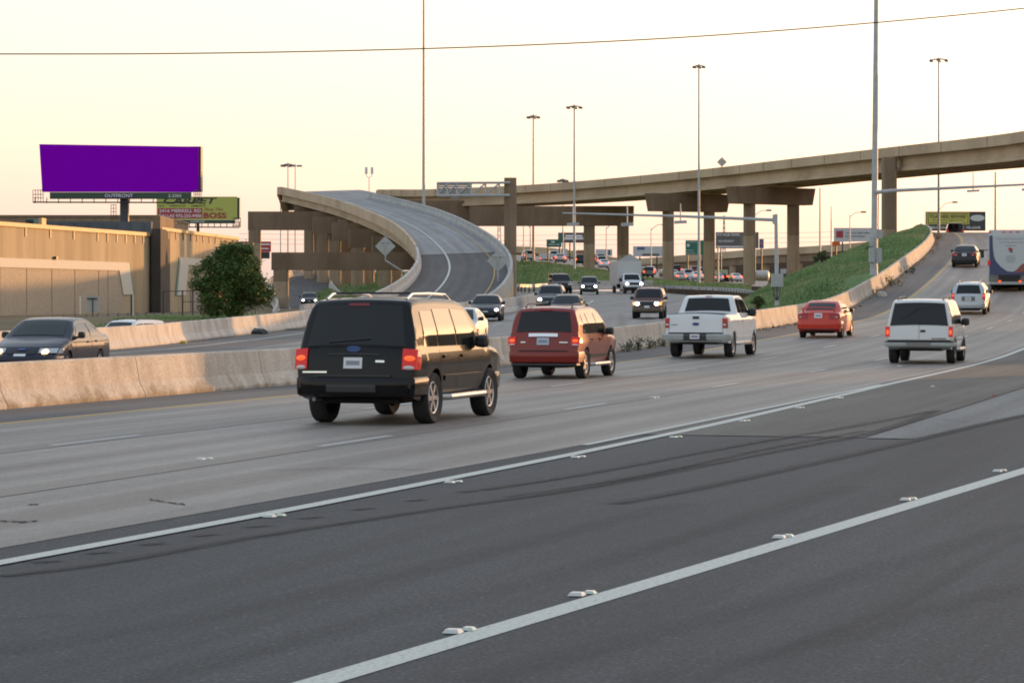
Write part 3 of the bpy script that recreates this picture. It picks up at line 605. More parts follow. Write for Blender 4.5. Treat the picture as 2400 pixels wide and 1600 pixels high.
def wheel(root, car, x, sg, rim, spokes):
    key = (car.rw, car.tw, rim.name, spokes, sg, round(car.res, 1))
    if key not in WHEELS:
        r, h = car.rw, car.tw/2; rr = r*.66; n = 36 if car.res > .8 else 18
        ty = lathe([(rr, -h*.75), (r*.93, -h), (r*.985, -h*.82), (r, -h*.5), (r, h*.5), (r*.985, h*.82), (r*.93, h), (rr, h*.75)], n)
        a = sg*h*.62; rmb = lathe([(rr*1.02, a), (rr*.93, a*1.25), (rr*.86, a*1.12), (rr*.84, a*.3), (.001, a*.3)], n)
        for k in range(spokes):
            t = 2*math.pi*k/spokes; Rm = Matrix.Rotation(-t, 3, 'Y'); rmb.box(Rm @ Vector((rr*.47, 0, 0))+Vector((0, a*.95, 0)), (rr*.86, abs(a)*.35, rr*1.5/spokes), Rm)
        hub = lathe([(rr*.24, a*.7), (rr*.22, a*1.18), (.001, a*1.2)], 14); rmb.add(hub.v, hub.f)
        WHEELS[key] = (ty.mesh('tyre', smooth=40), rmb.mesh('rim', smooth=35))
    tm, rm = WHEELS[key]; y = sg*(car.W/2*.985-car.tw/2); o = link('wheel', tm, M_TYRE, root); o.location = (x-car.L/2, y, car.rw)
    ORG[o.name] = Vector((0, 0, 0)); link('rim', rm, rim, o)
def text_mesh(txt, width, height=None, mat=None, parent=None, M=None, name='lettering', bold=0.0, shear=0.0):
    cu = bpy.data.curves.new('t', 'FONT'); cu.body = txt; cu.align_x = 'CENTER'; cu.align_y = 'CENTER'; cu.resolution_u = 2; cu.offset = bold; cu.shear = shear
    ob = bpy.data.objects.new('t', cu); COL.objects.link(ob); bpy.context.view_layer.update()
    me = bpy.data.meshes.new_from_object(ob.evaluated_get(bpy.context.evaluated_depsgraph_get())); bpy.data.objects.remove(ob); bpy.data.curves.remove(cu)
    co = np.array([v.co for v in me.vertices]); lo, hi = co.min(0), co.max(0); c = (lo+hi)/2; k = width/(hi[0]-lo[0]); kz = k if height is None else height/(hi[1]-lo[1])
    me.transform(Matrix.Diagonal((k, kz, 1, 1)) @ Matrix.Translation((-c[0], -c[1], 0))); me.name = name; me.materials.clear()
    o = link(name, me, mat, parent)
    if M is not None: me.transform(M)
    return o
def facing(loc, yaw=0.0, org=None):
    """matrix: text plane upright, readable from -Y, at world loc (minus parent's origin)"""
    l = Vector(loc)-(org or Vector((0, 0, 0)))
    return Matrix.Translation(l) @ Matrix.Rotation(yaw, 4, 'Z') @ Matrix.Rotation(math.pi/2, 4, 'X')
SE = lambda v: math.copysign(abs(v)**.45, v)
SUV_WS = lambda zbelt, H, k=.80: [(.2, .88), (.5, .935), (.75, .975), (zbelt-.20, 1.0), (zbelt-.08, .99), (zbelt, .955), (zbelt+.25, .93), (H-.1, k), (H, k-.03)]
def finish(root, loc, head, grade=0.0):
    root.location = loc; root.rotation_euler = (0, -math.atan(grade), math.pi/2-head)
def build_car(name, label, cat, car, pm, spec, group=None):
    """spec: dict of features. Returns the root (placed later)."""
    t = thing(name, label, cat, group=group); g = spec.get
    def P(nm, mb, mat, par=None, sm=None): 
        o = link(nm, mb.mesh(nm, smooth=sm), mat, par or t); return o
    bo = P('body', car.body(), pm, sm=38) if not g('weld') else None
    bz = g('belt'); H = car.H
    # underbody block hides daylight between the wheels
    P('underbody', MB().box((0, 0, car.z0+.14), (car.L*.86, car.W*.62, .34)), M_UNDER)
    for a in car.axles:
        for sg in (-1, 1): wheel(t, car, a, sg, g('rim', M_RIM), g('spokes', 6))
    if g('rear_glass'):
        z0, z1, wb, wt = g('rear_glass'); P('rear_window', car.rear(-wb, wb, z0, z1, .010, -wt, wt, nz=8, ny=10), M_GLASS, sm=40)
    if g('windshield'):
        z0, z1, wb, wt = g('windshield'); P('windshield', car.front(-wb, wb, z0, z1, .010, -wt, wt, nz=8, ny=10), M_GLASS2 if g('clear') else M_GLASS, sm=40)
    for sg in (-1, 1):
        for q in g('side_glass', []): P('side_window', car.side(q, sg, .008, 5), M_GLASS, sm=40)
        if g('side_trim'): 
            for q in g('side_trim'): P('window_surround', car.side(q, sg, .004, 4), M_BLACKTRIM, sm=40)
        for q in g('moulding', []): P('side_moulding', car.side(q, sg, .022, 4, .02), g('mould_mat', M_BLACKTRIM))
        if g('seams'):
            mb = MB()
            for xx, za, zb in g('seams'): car.side([(xx-.007, za), (xx+.007, za), (xx+.007, zb), (xx-.007, zb)], sg, .003, 4, mb=mb)
            P('door_seam', mb, M_UNDER)
        for xx, zz in g('handles', []): P('door_handle', car.side([(xx, zz-.02), (xx+.2, zz-.02), (xx+.2, zz+.02), (xx, zz+.02)], sg, .03, 2, .028), g('handle_mat', pm))
        if g('mirror'):
            xm, zm, sx = g('mirror'); wq = car.w(xm, zm); c = car.D((xm, sg*(wq+.13), zm+.06)); mb = MB()
            A = []
            for k, f in ((0, .55), (.3, .95), (.7, 1), (1, .75)): A.append([(c[0]-.06+.16*k, c[1]+f*.085*sx*SE(math.cos(a_)), c[2]+f*.08*sx*SE(math.sin(a_))) for a_ in [math.pi/4+math.pi/5*0+2*math.pi*i/8 for i in range(8)]])
            mb.grid(A, close_v=True); mb.f += [tuple(range(8)), tuple(24+i for i in range(8))]
            mb.box(car.D((xm+.02, sg*(wq+.05), zm)), (.10, .22, .05)); mo = P('mirror', mb, g('mirror_mat', M_BLACKTRIM), sm=35)
        if g('rail'):
            xa, xb, rm_ = g('rail'); yy = sg*(car.w(xb, H-.05)-.13); pts = []
            for k in range(9): x = xa+(xb-xa)*k/8; pts.append(car.D((x, yy, car.zt(x)+(.07 if 0 < k < 8 else .0))))
            P('roof_rail', MB().tube(pts, .022, 6), rm_, sm=40)
        if g('step'):
            xa, xb, zz, sm_ = g('step'); c = car.W/2+.03; P('running_board', MB().tube([(xa-car.L/2, sg*(c-.12), zz), (xa+.1-car.L/2, sg*c, zz), (xb-.1-car.L/2, sg*c, zz), (xb-car.L/2, sg*(c-.12), zz)], .05, 8), sm_, sm=40)
        for k, (ya, yb, za, zb, sx, mt) in enumerate(g('tail', [])):   # ya..yb as share of half width
            zmid = (za+zb)/2; wv = car.w(car.xr(zmid)+.05, zmid); mb = car.rear(sg*ya*wv, sg*yb*wv, za, zb, .02, skirt=.04, nz=4, ny=4)
            xr_ = car.xr(zmid)
            if sx: car.side([(car.xr(za)+.02, za), (car.xr(za)+sx, za), (car.xr(zb)+sx*.9, zb), (car.xr(zb)+.02, zb)], sg, .018, 3, .03, mb=mb)
            P('taillight', mb, mt)
        for ya, yb, za, zb, mt in g('tail_inner', []):
            zmid = (za+zb)/2; wv = car.w(car.xr(zmid)+.05, zmid); P('tail_bulb', car.disc(True, sg*(ya+yb)/2*wv, zmid, (yb-ya)/2*wv, (zb-za)/2, .028), mt)
        for ya, yb, za, zb, sx, mt in g('head', []):
            zmid = (za+zb)/2; wv = car.w(car.xf(zmid)-.05, zmid); mb = car.front(sg*ya*wv, sg*yb*wv, za, zb, .02, skirt=.04, nz=4, ny=4)
            if sx: car.side([(car.xf(za)-sx, za), (car.xf(za)-.02, za), (car.xf(zb)-.02, zb), (car.xf(zb)-sx, zb)], sg, .016, 3, .03, mb=mb)
            P('headlight', mb, mt)
        for ya, yb, za, zb, mt in g('head_inner', []):
            zmid = (za+zb)/2; wv = car.w(car.xf(zmid)-.05, zmid); P('headlight_bulb', car.disc(False, sg*(ya+yb)/2*wv, zmid, min((yb-ya)/2*wv, (zb-za)*.85), (zb-za)*.56, .03), mt)
    for za, zb, pr, wr, mt in g('rear_bumper', []): P('rear_bumper', car.bumper(True, za, zb, pr, wr), mt, sm=40)
    for za, zb, pr, wr, mt in g('front_bumper', []): P('front_bumper', car.bumper(False, za, zb, pr, wr), mt, sm=40)
    for nm, ya, yb, za, zb, off, mt in g('rear_panels', []): P(nm, car.rear(ya, yb, za, zb, off, skirt=max(.004, off*.8), nz=3, ny=6), mt)
    for nm, ya, yb, za, zb, off, mt in g('front_panels', []): P(nm, car.front(ya, yb, za, zb, off, skirt=max(.004, off*.8), nz=3, ny=6), mt)
    if g('plate'):
        z, mt = g('plate'); o = P('license_plate', car.rear(-.15, .15, z-.076, z+.076, .024, skirt=.02, nz=2, ny=2), mt); P('plate_print', car.rear(-.11, .11, z-.03, z+.03, .027, nz=1, ny=2), plain('plate_ink', (.22, .24, .30), .5), o)
    if g('fplate'): z = g('fplate'); P('license_plate', car.front(-.15, .15, z-.07, z+.07, .03, skirt=.02, nz=2, ny=2), M_PLATE)
    if g('badge'):
        z, wv, hv, mt = g('badge'); x = car.xr(z); mb = MB(); pts = [car.D((x-.022, wv*math.cos(a), z+hv*math.sin(a))) for a in np.linspace(0, 2*math.pi, 20)[:-1]]
        mb.add(pts, [tuple(range(19))]); mb.grid([pts, [(p[0]+.02, p[1], p[2]) for p in pts]], close_v=True); P('badge', mb, mt)
    if g('wiper'): z, y = g('wiper'); a, b = car.D((car.xr(z)-.03, y, z)), car.D((car.xr(z+.05)-.03, -y*.6, z+.05)); P('rear_wiper', MB().tube([a, b], .012, 5), M_BLACKTRIM)
    if g('brake3'): z, hw, mt = g('brake3'); P('high_brake_light', car.rear(-hw, hw, z-.02, z+.02, .02, skirt=.015, nz=1, ny=4), mt)
    if g('exhaust'): x, y, z = g('exhaust'); P('exhaust_pipe', MB().tube([(x-car.L/2, y, z), (x+.5-car.L/2, y, z)], .03, 8), M_RIMD)
    return t
# ---- body types
def suv_large(): return Car(5.25, 2.0, 1.93, [(0, .52), (.02, .72), (.05, .98), (.09, 1.14), (.13, 1.20), (.36, 1.83), (.45, 1.89), (.8, 1.92), (1.8, 1.93), (2.7, 1.91), (3.05, 1.86), (3.2, 1.80), (3.78, 1.27), (3.9, 1.21), (4.75, 1.12), (5.05, 1.04), (5.18, .90), (5.25, .55)], SUV_WS(1.17, 1.93, .80), .36, (1.12, 4.15), .40, tw=.27, bow=(.12, .22))
def suv_box(): return Car(5.0, 1.95, 1.84, [(0, .55), (.02, .8), (.04, 1.05), (.07, 1.10), (.24, 1.74), (.32, 1.80), (.7, 1.83), (2.6, 1.84), (2.95, 1.80), (3.08, 1.74), (3.55, 1.22), (3.65, 1.15), (4.7, 1.09), (4.88, 1.0), (4.95, .8), (5.0, .55)], SUV_WS(1.10, 1.84, .815), .40, (1.12, 3.95), .37, tw=.25, bow=(.04, .12), r=.06)
def suv_small(res=1.0): return Car(4.43, 1.80, 1.70, [(0, .48), (.02, .70), (.05, .92), (.09, 1.06), (.26, 1.58), (.36, 1.65), (.7, 1.69), (2.0, 1.70), (2.35, 1.66), (2.5, 1.60), (3.1, 1.14), (3.22, 1.07), (4.0, .99), (4.25, .92), (4.38, .78), (4.43, .5)], SUV_WS(1.05, 1.70, .79), .30, (.82, 3.44), .355, tw=.225, bow=(.09, .20), res=res)
def sedan(L=4.55, W=1.76, H=1.43, res=1.0, deck=1.02): return Car(L, W, H, [(0, .46), (.02, .66), (.05, .88), (.10, deck-.04), (.16, deck), (.62, deck+.03), (1.30, H-.07), (1.55, H-.01), (2.0, H), (2.35, H-.02), (2.6, H-.07), (3.30, 1.0), (3.42, .95), (4.05, .84), (4.32, .76), (4.47, .66), (L, .45)], [(.2, .92), (.4, .975), (.65, 1.0), (.86, .985), (.96, .95), (1.12, .89), (H-.09, .72), (H, .66)], .22, (.98, 3.62), .315, tw=.205, bow=(.16, .30), crown=.045, r=.11, res=res)
# ---- the cars going away from us
def place(root, car, X, Y, head, z=None, grade=0.0, ref='rear'):
    d = (car.L/2-car.axles[0]) if ref == 'rear' else -(car.L/2-.8) if ref == 'front' else 0
    loc = (X+math.sin(head)*d, Y+math.cos(head)*d); finish(root, (*loc, zr(loc[1]) if z is None else z+grade*d), head, grade)
P_BLACK = paint('black_paint', (.0045, .0045, .0052), .18, coat=1.0); P_RED = paint('dark_red_paint', (.19, .010, .006), .26, .1); P_ORANGE = paint('orange_red_paint', (.50, .030, .014), .30)
P_WHITE = paint('white_paint', (.64, .66, .68), .32); P_CREAM = paint('aged_white_paint', (.60, .61, .61), .34); P_SILVER = paint('silver_paint', (.42, .45, .47), .30, .5)
P_DARK = paint('charcoal_paint', (.022, .022, .026), .22, .2, 1.0); P_NAVY = paint('dark_blue_paint', (.018, .022, .040), .22, .2, 1.0); P_MAROON = paint('maroon_paint', (.085, .022, .016), .28, .2); P_GREY = paint('grey_paint', (.10, .105, .11), .3, .3); P_GOLD = paint('pale_gold_paint', (.36, .33, .27), .3, .5)
c = suv_large()
t = build_car('suv', 'big black SUV with roof rack and lit tail lights, nearest car in the middle lanes', 'SUV', c, P_BLACK, dict(belt=1.17,
    rear_glass=(1.19, 1.81, .80, .69), windshield=(1.28, 1.80, .78, .70), spokes=6,
    side_glass=[[(.52, 1.20), (1.30, 1.20), (1.33, 1.74), (.68, 1.74)], [(1.38, 1.20), (2.28, 1.20), (2.24, 1.77), (1.40, 1.77)], [(2.36, 1.20), (3.46, 1.20), (3.04, 1.74), (2.32, 1.77)]],
    moulding=[[(1.62, .66), (3.66, .66), (3.66, .74), (1.62, .74)], [(.12, .66), (.62, .66), (.62, .72), (.12, .72)]], mould_mat=P_BLACK, seams=[(1.36, .6, 1.18), (2.32, .48, 1.18), (3.52, .48, 1.18)],
    handles=[(1.48, 1.04), (2.42, 1.04)], mirror=(3.28, 1.20, 1.35), rail=(.65, 2.9, M_CHROME), step=(1.60, 3.66, .40, M_RIM),
    tail=[(.80, 1.02, .86, 1.16, .20, M_TAIL)], tail_inner=[(.83, 1.0, .99, 1.07, M_TAILB), (.83, 1.0, .86, .92, M_REVERSE)],
    rear_bumper=[(.44, .74, .05, .62, P_BLACK)], front_bumper=[(.42, .72, .05, .6, P_BLACK)], plate=(.94, M_PLATE), badge=(1.14, .115, .045, M_BADGE), wiper=(1.24, .42), brake3=(1.80, .17, plain('dim_brake_lens', (.16, .012, .012), .3)),
    rear_panels=[('bumper_step', -.62, .62, .745, .775, .05, M_BLACKTRIM), ('tailgate_handle', -.42, .42, 1.055, 1.075, .018, M_BLACKTRIM), ('bumper_trim', .42, .84, .80, .825, .03, M_CHROME), ('model_badge', -.50, -.36, .955, .985, .012, M_CHROME), ('glass_seam', -.86, .86, 1.165, 1.178, .006, M_UNDER), ('tow_panel', -.40, .40, .52, .62, .085, M_BLACKTRIM)], exhaust=(-.02, .62, .40)))
t_ = t; mbx = MB()
for x in (1.1, 2.2): mbx.tube([(x-c.L/2, -.66, 2.035), (x-c.L/2, .66, 2.035)], .018, 6)
link('roof_crossbar', mbx.mesh('roof_crossbar'), M_BLACKTRIM, t); place(t, c, -2.14, 44.3, math.radians(16.3))
c = suv_small()
t = build_car('suv', 'red compact SUV with roof rails, behind the black SUV in the left lane', 'SUV', c, P_RED, dict(belt=1.05,
    rear_glass=(1.10, 1.57, .68, .60), windshield=(1.14, 1.6, .70, .62), spokes=5,
    side_glass=[[(.50, 1.08), (1.06, 1.08), (1.08, 1.54), (.62, 1.52)], [(1.13, 1.08), (1.92, 1.08), (1.88, 1.56), (1.14, 1.56)], [(1.99, 1.08), (2.88, 1.08), (2.44, 1.52), (1.95, 1.56)]],
    moulding=[[(1.18, .50), (2.98, .50), (2.98, .58), (1.18, .58)]], seams=[(1.10, .5, 1.06), (1.96, .36, 1.06), (2.92, .36, 1.06)], handles=[(1.24, .94), (2.06, .94)], mirror=(2.72, 1.07, 1.2), rail=(.55, 2.2, M_BLACKTRIM), step=(1.26, 3.0, .34, M_RIM),
    tail=[(.79, 1.02, .80, 1.0, .22, M_TAIL)], tail_inner=[(.82, .98, .88, .95, M_TAILB), (.82, 1.0, .80, .84, M_REVERSE)],
    rear_bumper=[(.38, .66, .05, .5, P_RED), (.30, .375, .03, .4, M_BLACKTRIM)], plate=(.885, plain('blue_plate', (.40, .46, .55), .4)), brake3=(1.60, .15, M_TAILOFF),
    rear_panels=[('chrome_garnish', -.36, .36, .985, 1.055, .035, M_CHROME), ('bumper_slot', -.60, .60, .665, .685, .06, M_BLACKTRIM), ('model_badge', -.60, -.40, .86, .88, .012, M_CHROME), ('model_badge', .44, .56, .86, .88, .012, M_CHROME)]))
place(t, c, .95, 68, math.radians(15.6))
# pickup
c = Car(5.75, 2.0, 1.90, [(0, .55), (.02, .80), (.04, 1.20), (.06, 1.31), (.10, 1.33), (1.82, 1.34), (1.90, 1.36), (2.06, 1.80), (2.16, 1.87), (2.5, 1.90), (3.25, 1.90), (3.5, 1.85), (3.65, 1.77), (4.2, 1.34), (4.3, 1.28), (5.4, 1.18), (5.6, 1.10), (5.7, .95), (5.75, .6)], [(.3, .95), (.55, .98), (.85, 1.0), (1.2, .985), (1.32, .955), (1.45, .91), (1.80, .80), (1.9, .76)], .44, (1.18, 4.70), .385, tw=.26, bow=(.03, .18), r=.05)
t = build_car('pickup_truck', 'white pickup truck with black rear window, in the left lane beside the barrier', 'pickup', c, P_WHITE, dict(belt=1.33,
    windshield=(1.36, 1.80, .78, .70), spokes=7,
    side_glass=[[(2.08, 1.38), (2.62, 1.38), (2.62, 1.80), (2.20, 1.80)], [(2.70, 1.38), (3.92, 1.38), (3.56, 1.76), (2.68, 1.80)]], moulding=[[(1.66, .60), (4.2, .60), (4.2, .66), (1.66, .66)]], mould_mat=P_WHITE, seams=[(1.86, .56, 1.33), (2.66, .5, 1.37), (4.0, .5, 1.30)], handles=[(2.76, 1.14), (2.42, 1.14)],
    mirror=(3.72, 1.34, 1.7), step=(1.75, 4.1, .42, M_CHROME), tail=[(.87, 1.01, .92, 1.22, .10, M_TAILOFF)], tail_inner=[(.885, 1.0, 1.14, 1.20, M_TAIL), (.885, 1.0, .99, 1.05, M_REVERSE)],
    rear_bumper=[(.52, .74, .13, .42, M_SIGNBACK)], plate=(.66, M_PLATE), badge=(1.02, .11, .045, M_BADGE), brake3=(1.31, .001, M_TAILOFF),
    rear_panels=[('tailgate_handle', -.10, .10, 1.16, 1.235, .012, M_BLACKTRIM), ('tailgate_cap', -.88, .88, 1.315, 1.335, .02, M_BLACKTRIM), ('tailgate_seam', -.86, -.85, .76, 1.31, .004, M_UNDER), ('tailgate_seam', .85, .86, .76, 1.31, .004, M_UNDER), ('bumper_gap', -.86, .86, .742, .78, .02, M_UNDER), ('model_badge', .58, .78, 1.00, 1.015, .01, M_BLACKTRIM), ('plate_recess', -.36, .36, .54, .74, .135, M_BLACKTRIM)]))
for o in list(t.children):
    if o.name.startswith('high_brake_light'): bpy.data.objects.remove(o)
    elif o.name.startswith('license_plate'): o.location.x = -.15
# rear cab window: the cab's sloping back wall
def cabrear(y0, y1, z0, z1, y0t, y1t, off, nm, mt):
    A = []
    for i in range(6):
        z = z0+(z1-z0)*i/5; u = i/5; x = float(np.interp(z, [1.36, 1.80, 1.87], [1.90, 2.06, 2.16]))-off
        A.append([c.D((x, (y0+(y0t-y0)*u)+((y1+(y1t-y1)*u)-(y0+(y0t-y0)*u))*j/6, z+off*.4)) for j in range(7)])
    mb = MB(); mb.grid(A); link(nm, mb.mesh(nm), mt, t)
cabrear(-.74, .74, 1.40, 1.80, -.64, .64, .02, 'rear_window', M_GLASS); cabrear(-.10, .10, 1.835, 1.86, -.10, .10, .03, 'high_brake_light', M_TAILOFF)
place(t, c, 6.0, 88.4, math.radians(15.3))
# red coupe with a wing
c = sedan(4.44, 1.70, 1.40, deck=.98)
t = build_car('coupe', 'orange-red coupe with a rear wing, on the ramp lane beside the stained barrier', 'car', c, P_ORANGE, dict(belt=.95,
    rear_glass=(1.06, 1.30, .60, .50), windshield=(1.0, 1.33, .66, .56), spokes=5, side_glass=[[(.98, 1.0), (1.72, 1.0), (1.70, 1.30), (1.36, 1.28)], [(1.80, .99), (2.95, .99), (2.52, 1.30), (1.78, 1.32)]], seams=[(1.76, .4, .97), (3.0, .4, .95)], handles=[(1.86, .86)],
    mirror=(2.74, .98, 1.05), tail=[(.52, 1.0, .76, .93, .16, M_TAILOFF)], tail_inner=[(.80, .92, .80, .84, M_REVERSE)], rear_bumper=[(.34, .66, .05, .6, P_ORANGE)], plate=(.86, M_PLATE), rim=M_RIMD,
    rear_panels=[('bumper_lip', -.66, .66, .335, .37, .05, M_BLACKTRIM)]))
mb = MB(); mb.grid([[c.D((x, y, z+.02*(1-(y/.68)**2))) for y in np.linspace(-.70, .70, 9)] for x, z in ((.02, 1.135), (.05, 1.165), (.22, 1.15), (.20, 1.125), (.02, 1.135))])
for sg in (-1, 1): mb.box(c.D((.16, sg*.62, 1.07)), (.14, .04, .17))
link('rear_wing', mb.mesh('rear_wing', smooth=40), P_ORANGE, t); place(t, c, 12.1, 110, math.radians(14.6), grade=.018)
# old white SUV
c = suv_box()
t = build_car('suv', 'boxy white SUV with broad dark rear window, near the right edge line', 'SUV', c, P_CREAM, dict(belt=1.10,
    rear_glass=(1.09, 1.72, .84, .72), windshield=(1.22, 1.74, .76, .70), spokes=6, side_glass=[[(.40, 1.14), (1.80, 1.14), (1.78, 1.70), (.52, 1.70)], [(1.90, 1.14), (3.22, 1.14), (2.94, 1.68), (1.88, 1.70)]],
    moulding=[[(1.55, .66), (3.5, .66), (3.5, .73), (1.55, .73)]], mould_mat=P_CREAM, seams=[(1.84, .5, 1.12), (3.30, .5, 1.10)], handles=[(1.92, 1.0)], mirror=(3.12, 1.14, 1.45), rail=(.5, 2.6, M_BLACKTRIM), step=(1.55, 3.4, .40, M_RIM),
    tail=[(.905, 1.03, .78, 1.07, .07, M_TAIL)], tail_inner=[(.92, 1.0, .84, .98, M_TAILB)], rear_bumper=[(.47, .62, .13, .40, M_SIGNBACK), (.625, .66, .10, .40, M_BLACKTRIM)],
    rear_panels=[('tailgate_handle', -.18, -.04, .90, .96, .012, M_BLACKTRIM), ('door_seam', -.004, .004, .68, 1.08, .004, M_UNDER), ('nameplate_strip', -.78, -.36, .715, .745, .006, M_BLACKTRIM), ('bumper_gap', -.92, .92, .655, .69, .01, M_UNDER), ('hitch_step', -.34, .34, .50, .62, .15, M_RIMD)], badge=None, rim=M_RIMD))
o = text_mesh('CHEVROLET', .40, .022, M_SIGNBACK, t, Matrix.Translation(Vector(c.D((-.012, -.57, .73)))) @ Matrix.Rotation(-math.pi/2, 4, 'Z') @ Matrix.Rotation(math.pi/2, 4, 'X'), bold=.01)
place(t, c, 12.05, 82.6, math.radians(14.2))
# silver hatchback
c = Car(4.36, 1.79, 1.60, [(0, .46), (.02, .68), (.05, .92), (.09, 1.0), (.38, 1.46), (.5, 1.53), (.9, 1.59), (1.9, 1.60), (2.3, 1.55), (3.05, 1.08), (3.2, 1.02), (3.95, .9), (4.2, .8), (4.31, .66), (4.36, .45)], SUV_WS(1.0, 1.60, .74), .25, (.85, 3.45), .32, tw=.21, bow=(.14, .25), res=.8)
t = build_car('hatchback', 'silver tall hatchback with roof rails and lit tail lights, ahead of the boxy white SUV', 'car', c, P_SILVER, dict(belt=1.0, rear_glass=(1.07, 1.47, .64, .53), windshield=(1.08, 1.5, .68, .58), spokes=5,
    side_glass=[[(.66, 1.05), (1.12, 1.05), (1.12, 1.46), (.8, 1.42)], [(1.18, 1.03), (1.98, 1.03), (1.94, 1.49), (1.19, 1.49)], [(2.05, 1.03), (2.92, 1.03), (2.42, 1.45), (2.0, 1.49)]], mirror=(2.68, 1.03, 1.1), rail=(.62, 2.1, M_RIMD), tail=[(.84, 1.02, .80, 1.08, .18, M_TAIL)], tail_inner=[(.87, .99, .94, 1.03, M_TAILB)],
    rear_bumper=[(.34, .62, .06, .5, P_SILVER)], plate=(.82, M_PLATE), rear_panels=[('plate_recess', -.34, .34, .72, .93, .006, P_GREY), ('bumper_lip', -.7, .7, .335, .37, .06, M_BLACKTRIM)], exhaust=(.02, .4, .3)))
place(t, c, 23.55, 145, math.radians(13.2), grade=.045)
# dark sedan further up the ramp
c = sedan(4.50, 1.76, 1.44, res=.8)
t = build_car('sedan', 'dark sedan with pale licence plate climbing the ramp ahead of the silver hatchback', 'car', c, P_DARK, dict(belt=.95, rear_glass=(1.08, 1.34, .62, .52), windshield=(1.0, 1.35, .66, .56), side_glass=[[(1.0, 1.0), (1.72, 1.0), (1.70, 1.32), (1.34, 1.30)], [(1.80, .99), (2.98, .99), (2.5, 1.32), (1.78, 1.34)]], mirror=(2.76, .98, 1.25), tail=[(.55, 1.0, .82, .98, .14, M_TAILOFF)], tail_inner=[(.60, .74, .84, .87, M_REVERSE)], rear_bumper=[(.32, .62, .05, .6, P_DARK)], plate=(.87, M_PLATE), rear_panels=[('bumper_lip', -.66, .66, .32, .36, .06, M_BLACKTRIM)]))
place(t, c, 31.05, 193, math.radians(12.2), grade=.062)
c = suv_large(); c.res = .6
t = build_car('suv', 'dark SUV at the crest of the ramp in front of the yellow billboard', 'SUV', c, P_DARK, dict(belt=1.17, rear_glass=(1.19, 1.80, .80, .68), windshield=(1.28, 1.80, .78, .70), side_glass=[[(.52, 1.20), (2.28, 1.20), (2.24, 1.77), (.68, 1.74)]], tail=[(.80, 1.02, .86, 1.16, .2, M_TAIL)], rear_bumper=[(.44, .74, .05, .6, P_DARK)], mirror=(3.28, 1.2, 1.3)))
place(t, c, 51.6, 328, math.radians(6), z=8.45)
# motorhome with the printed rear panel
bx = px(2316.5-1200, 166); root = thing('motorhome', 'tall white and blue motorhome with printed rear panel at the right edge', 'motorhome', (bx+1.22, 166, zr(166)))
def L3(x, y, z): return (bx+x, 166+y, zr(166)+z)
M_RVW = plain('motorhome_white', (.50, .53, .54), .4); M_RVB = plain('motorhome_blue', (.045, .055, .13), .35)
h = math.radians(13); 
mb = MB(); mb.bbox(L3(0, .05, .95), L3(2.45, 7.5, 3.50)); mb.build('body', M_RVW, root)
mb = MB(); mb.prism([(bx+.0, zr(166)+3.50), (bx+2.45, zr(166)+3.50), (bx+2.36, zr(166)+3.66), (bx+.09, zr(166)+3.66)], 166.05, 173.4).build('roof_cap', M_RVW, root)
pan = MB(); pan.bbox(L3(.08, -.02, .98), L3(2.37, .05, 3.34)); pan.build('rear_panel', plain('printed_panel_white', (.46, .49, .50), .4), root)
def flat(poly, mat, nm, y=-.035, par=root): return MB().prism([(bx+x, zr(166)+z) for x, z in poly], 166+y, 166+y+.012).build(nm, mat, par)
flat([(.08, 3.32), (.26, 3.32), (.28, 2.6), (.34, 2.1), (.45, 1.82), (.72, 1.5), (1.1, 1.22), (1.45, 1.18), (1.8, 1.38), (2.37, 1.62), (2.37, .98), (.08, .98)], M_RVB, 'blue_swoosh')
flat([(1.7, 1.34), (1.95, 1.62), (2.37, 1.78), (2.37, 1.2), (1.5, 1.12)], plain('panel_red', (.24, .07, .055), .4), 'red_swoosh', -.05)
INK = plain('panel_ink', (.10, .13, .22), .5)
for k, (tx, w) in enumerate((('Purposely balanced nutrition', 1.62), ('to meet the special needs', 1.42), ('of your pet.', .62))): text_mesh(tx, w, .085, INK, root, facing(L3(1.32, -.045, 3.12-k*.20), 0, ORG[root.name]), shear=.2)
flat([(1.18, 2.44), (1.42, 2.44), (1.42, 2.56), (1.30, 2.62), (1.18, 2.58)], plain('logo_red', (.45, .04, .04), .4), 'logo', -.045); flat([(1.24, 2.34), (1.42, 2.34), (1.42, 2.43), (1.30, 2.43)], M_RVB, 'logo', -.045)
for k, w in enumerate((.50, .62, .58, .44)): flat([(1.30-w/2, 2.10-k*.11), (1.30+w/2, 2.10-k*.11), (1.30+w/2, 2.135-k*.11), (1.30-w/2, 2.135-k*.11)], plain('faint_print', (.33, .37, .42), .5), 'small_print', -.042)
mb = MB(); mb.bbox(L3(.04, .02, .62), L3(2.41, 7.4, .949)); mb.build('lower_skirt', plain('skirt_grey', (.16, .17, .16), .5), root)
mb = MB(); mb.bbox(L3(.10, .3, .40), L3(2.35, 7.0, .62)); mb.build('underbody', M_UNDER, root)
mb = MB(); mb.bbox(L3(.62, -.12, .42), L3(1.86, .02, 1.0)); mb.build('engine_grille', M_INT, root)
mb = MB(); mb.bbox(L3(.10, -.14, .44), L3(2.35, .0, .60)); mb.build('rear_bumper', plain('bumper_grey', (.34, .35, .34), .5), root)
for x in (-.03, 2.30): MB().bbox(L3(x, -.06, 1.58), L3(x+.15, .06, 1.85)).build('taillight', M_TAIL, root)
for x in (.60, 1.78): MB().bbox(L3(x, -.17, .56), L3(x+.16, -.10, .68)).build('brake_light', M_TAILB, root)
for x in (.05, .85, 1.25, 1.65, 2.3): MB().bbox(L3(x, -.03, 3.50), L3(x+.12, .05, 3.56)).build('marker_lamp', M_TAIL, root)
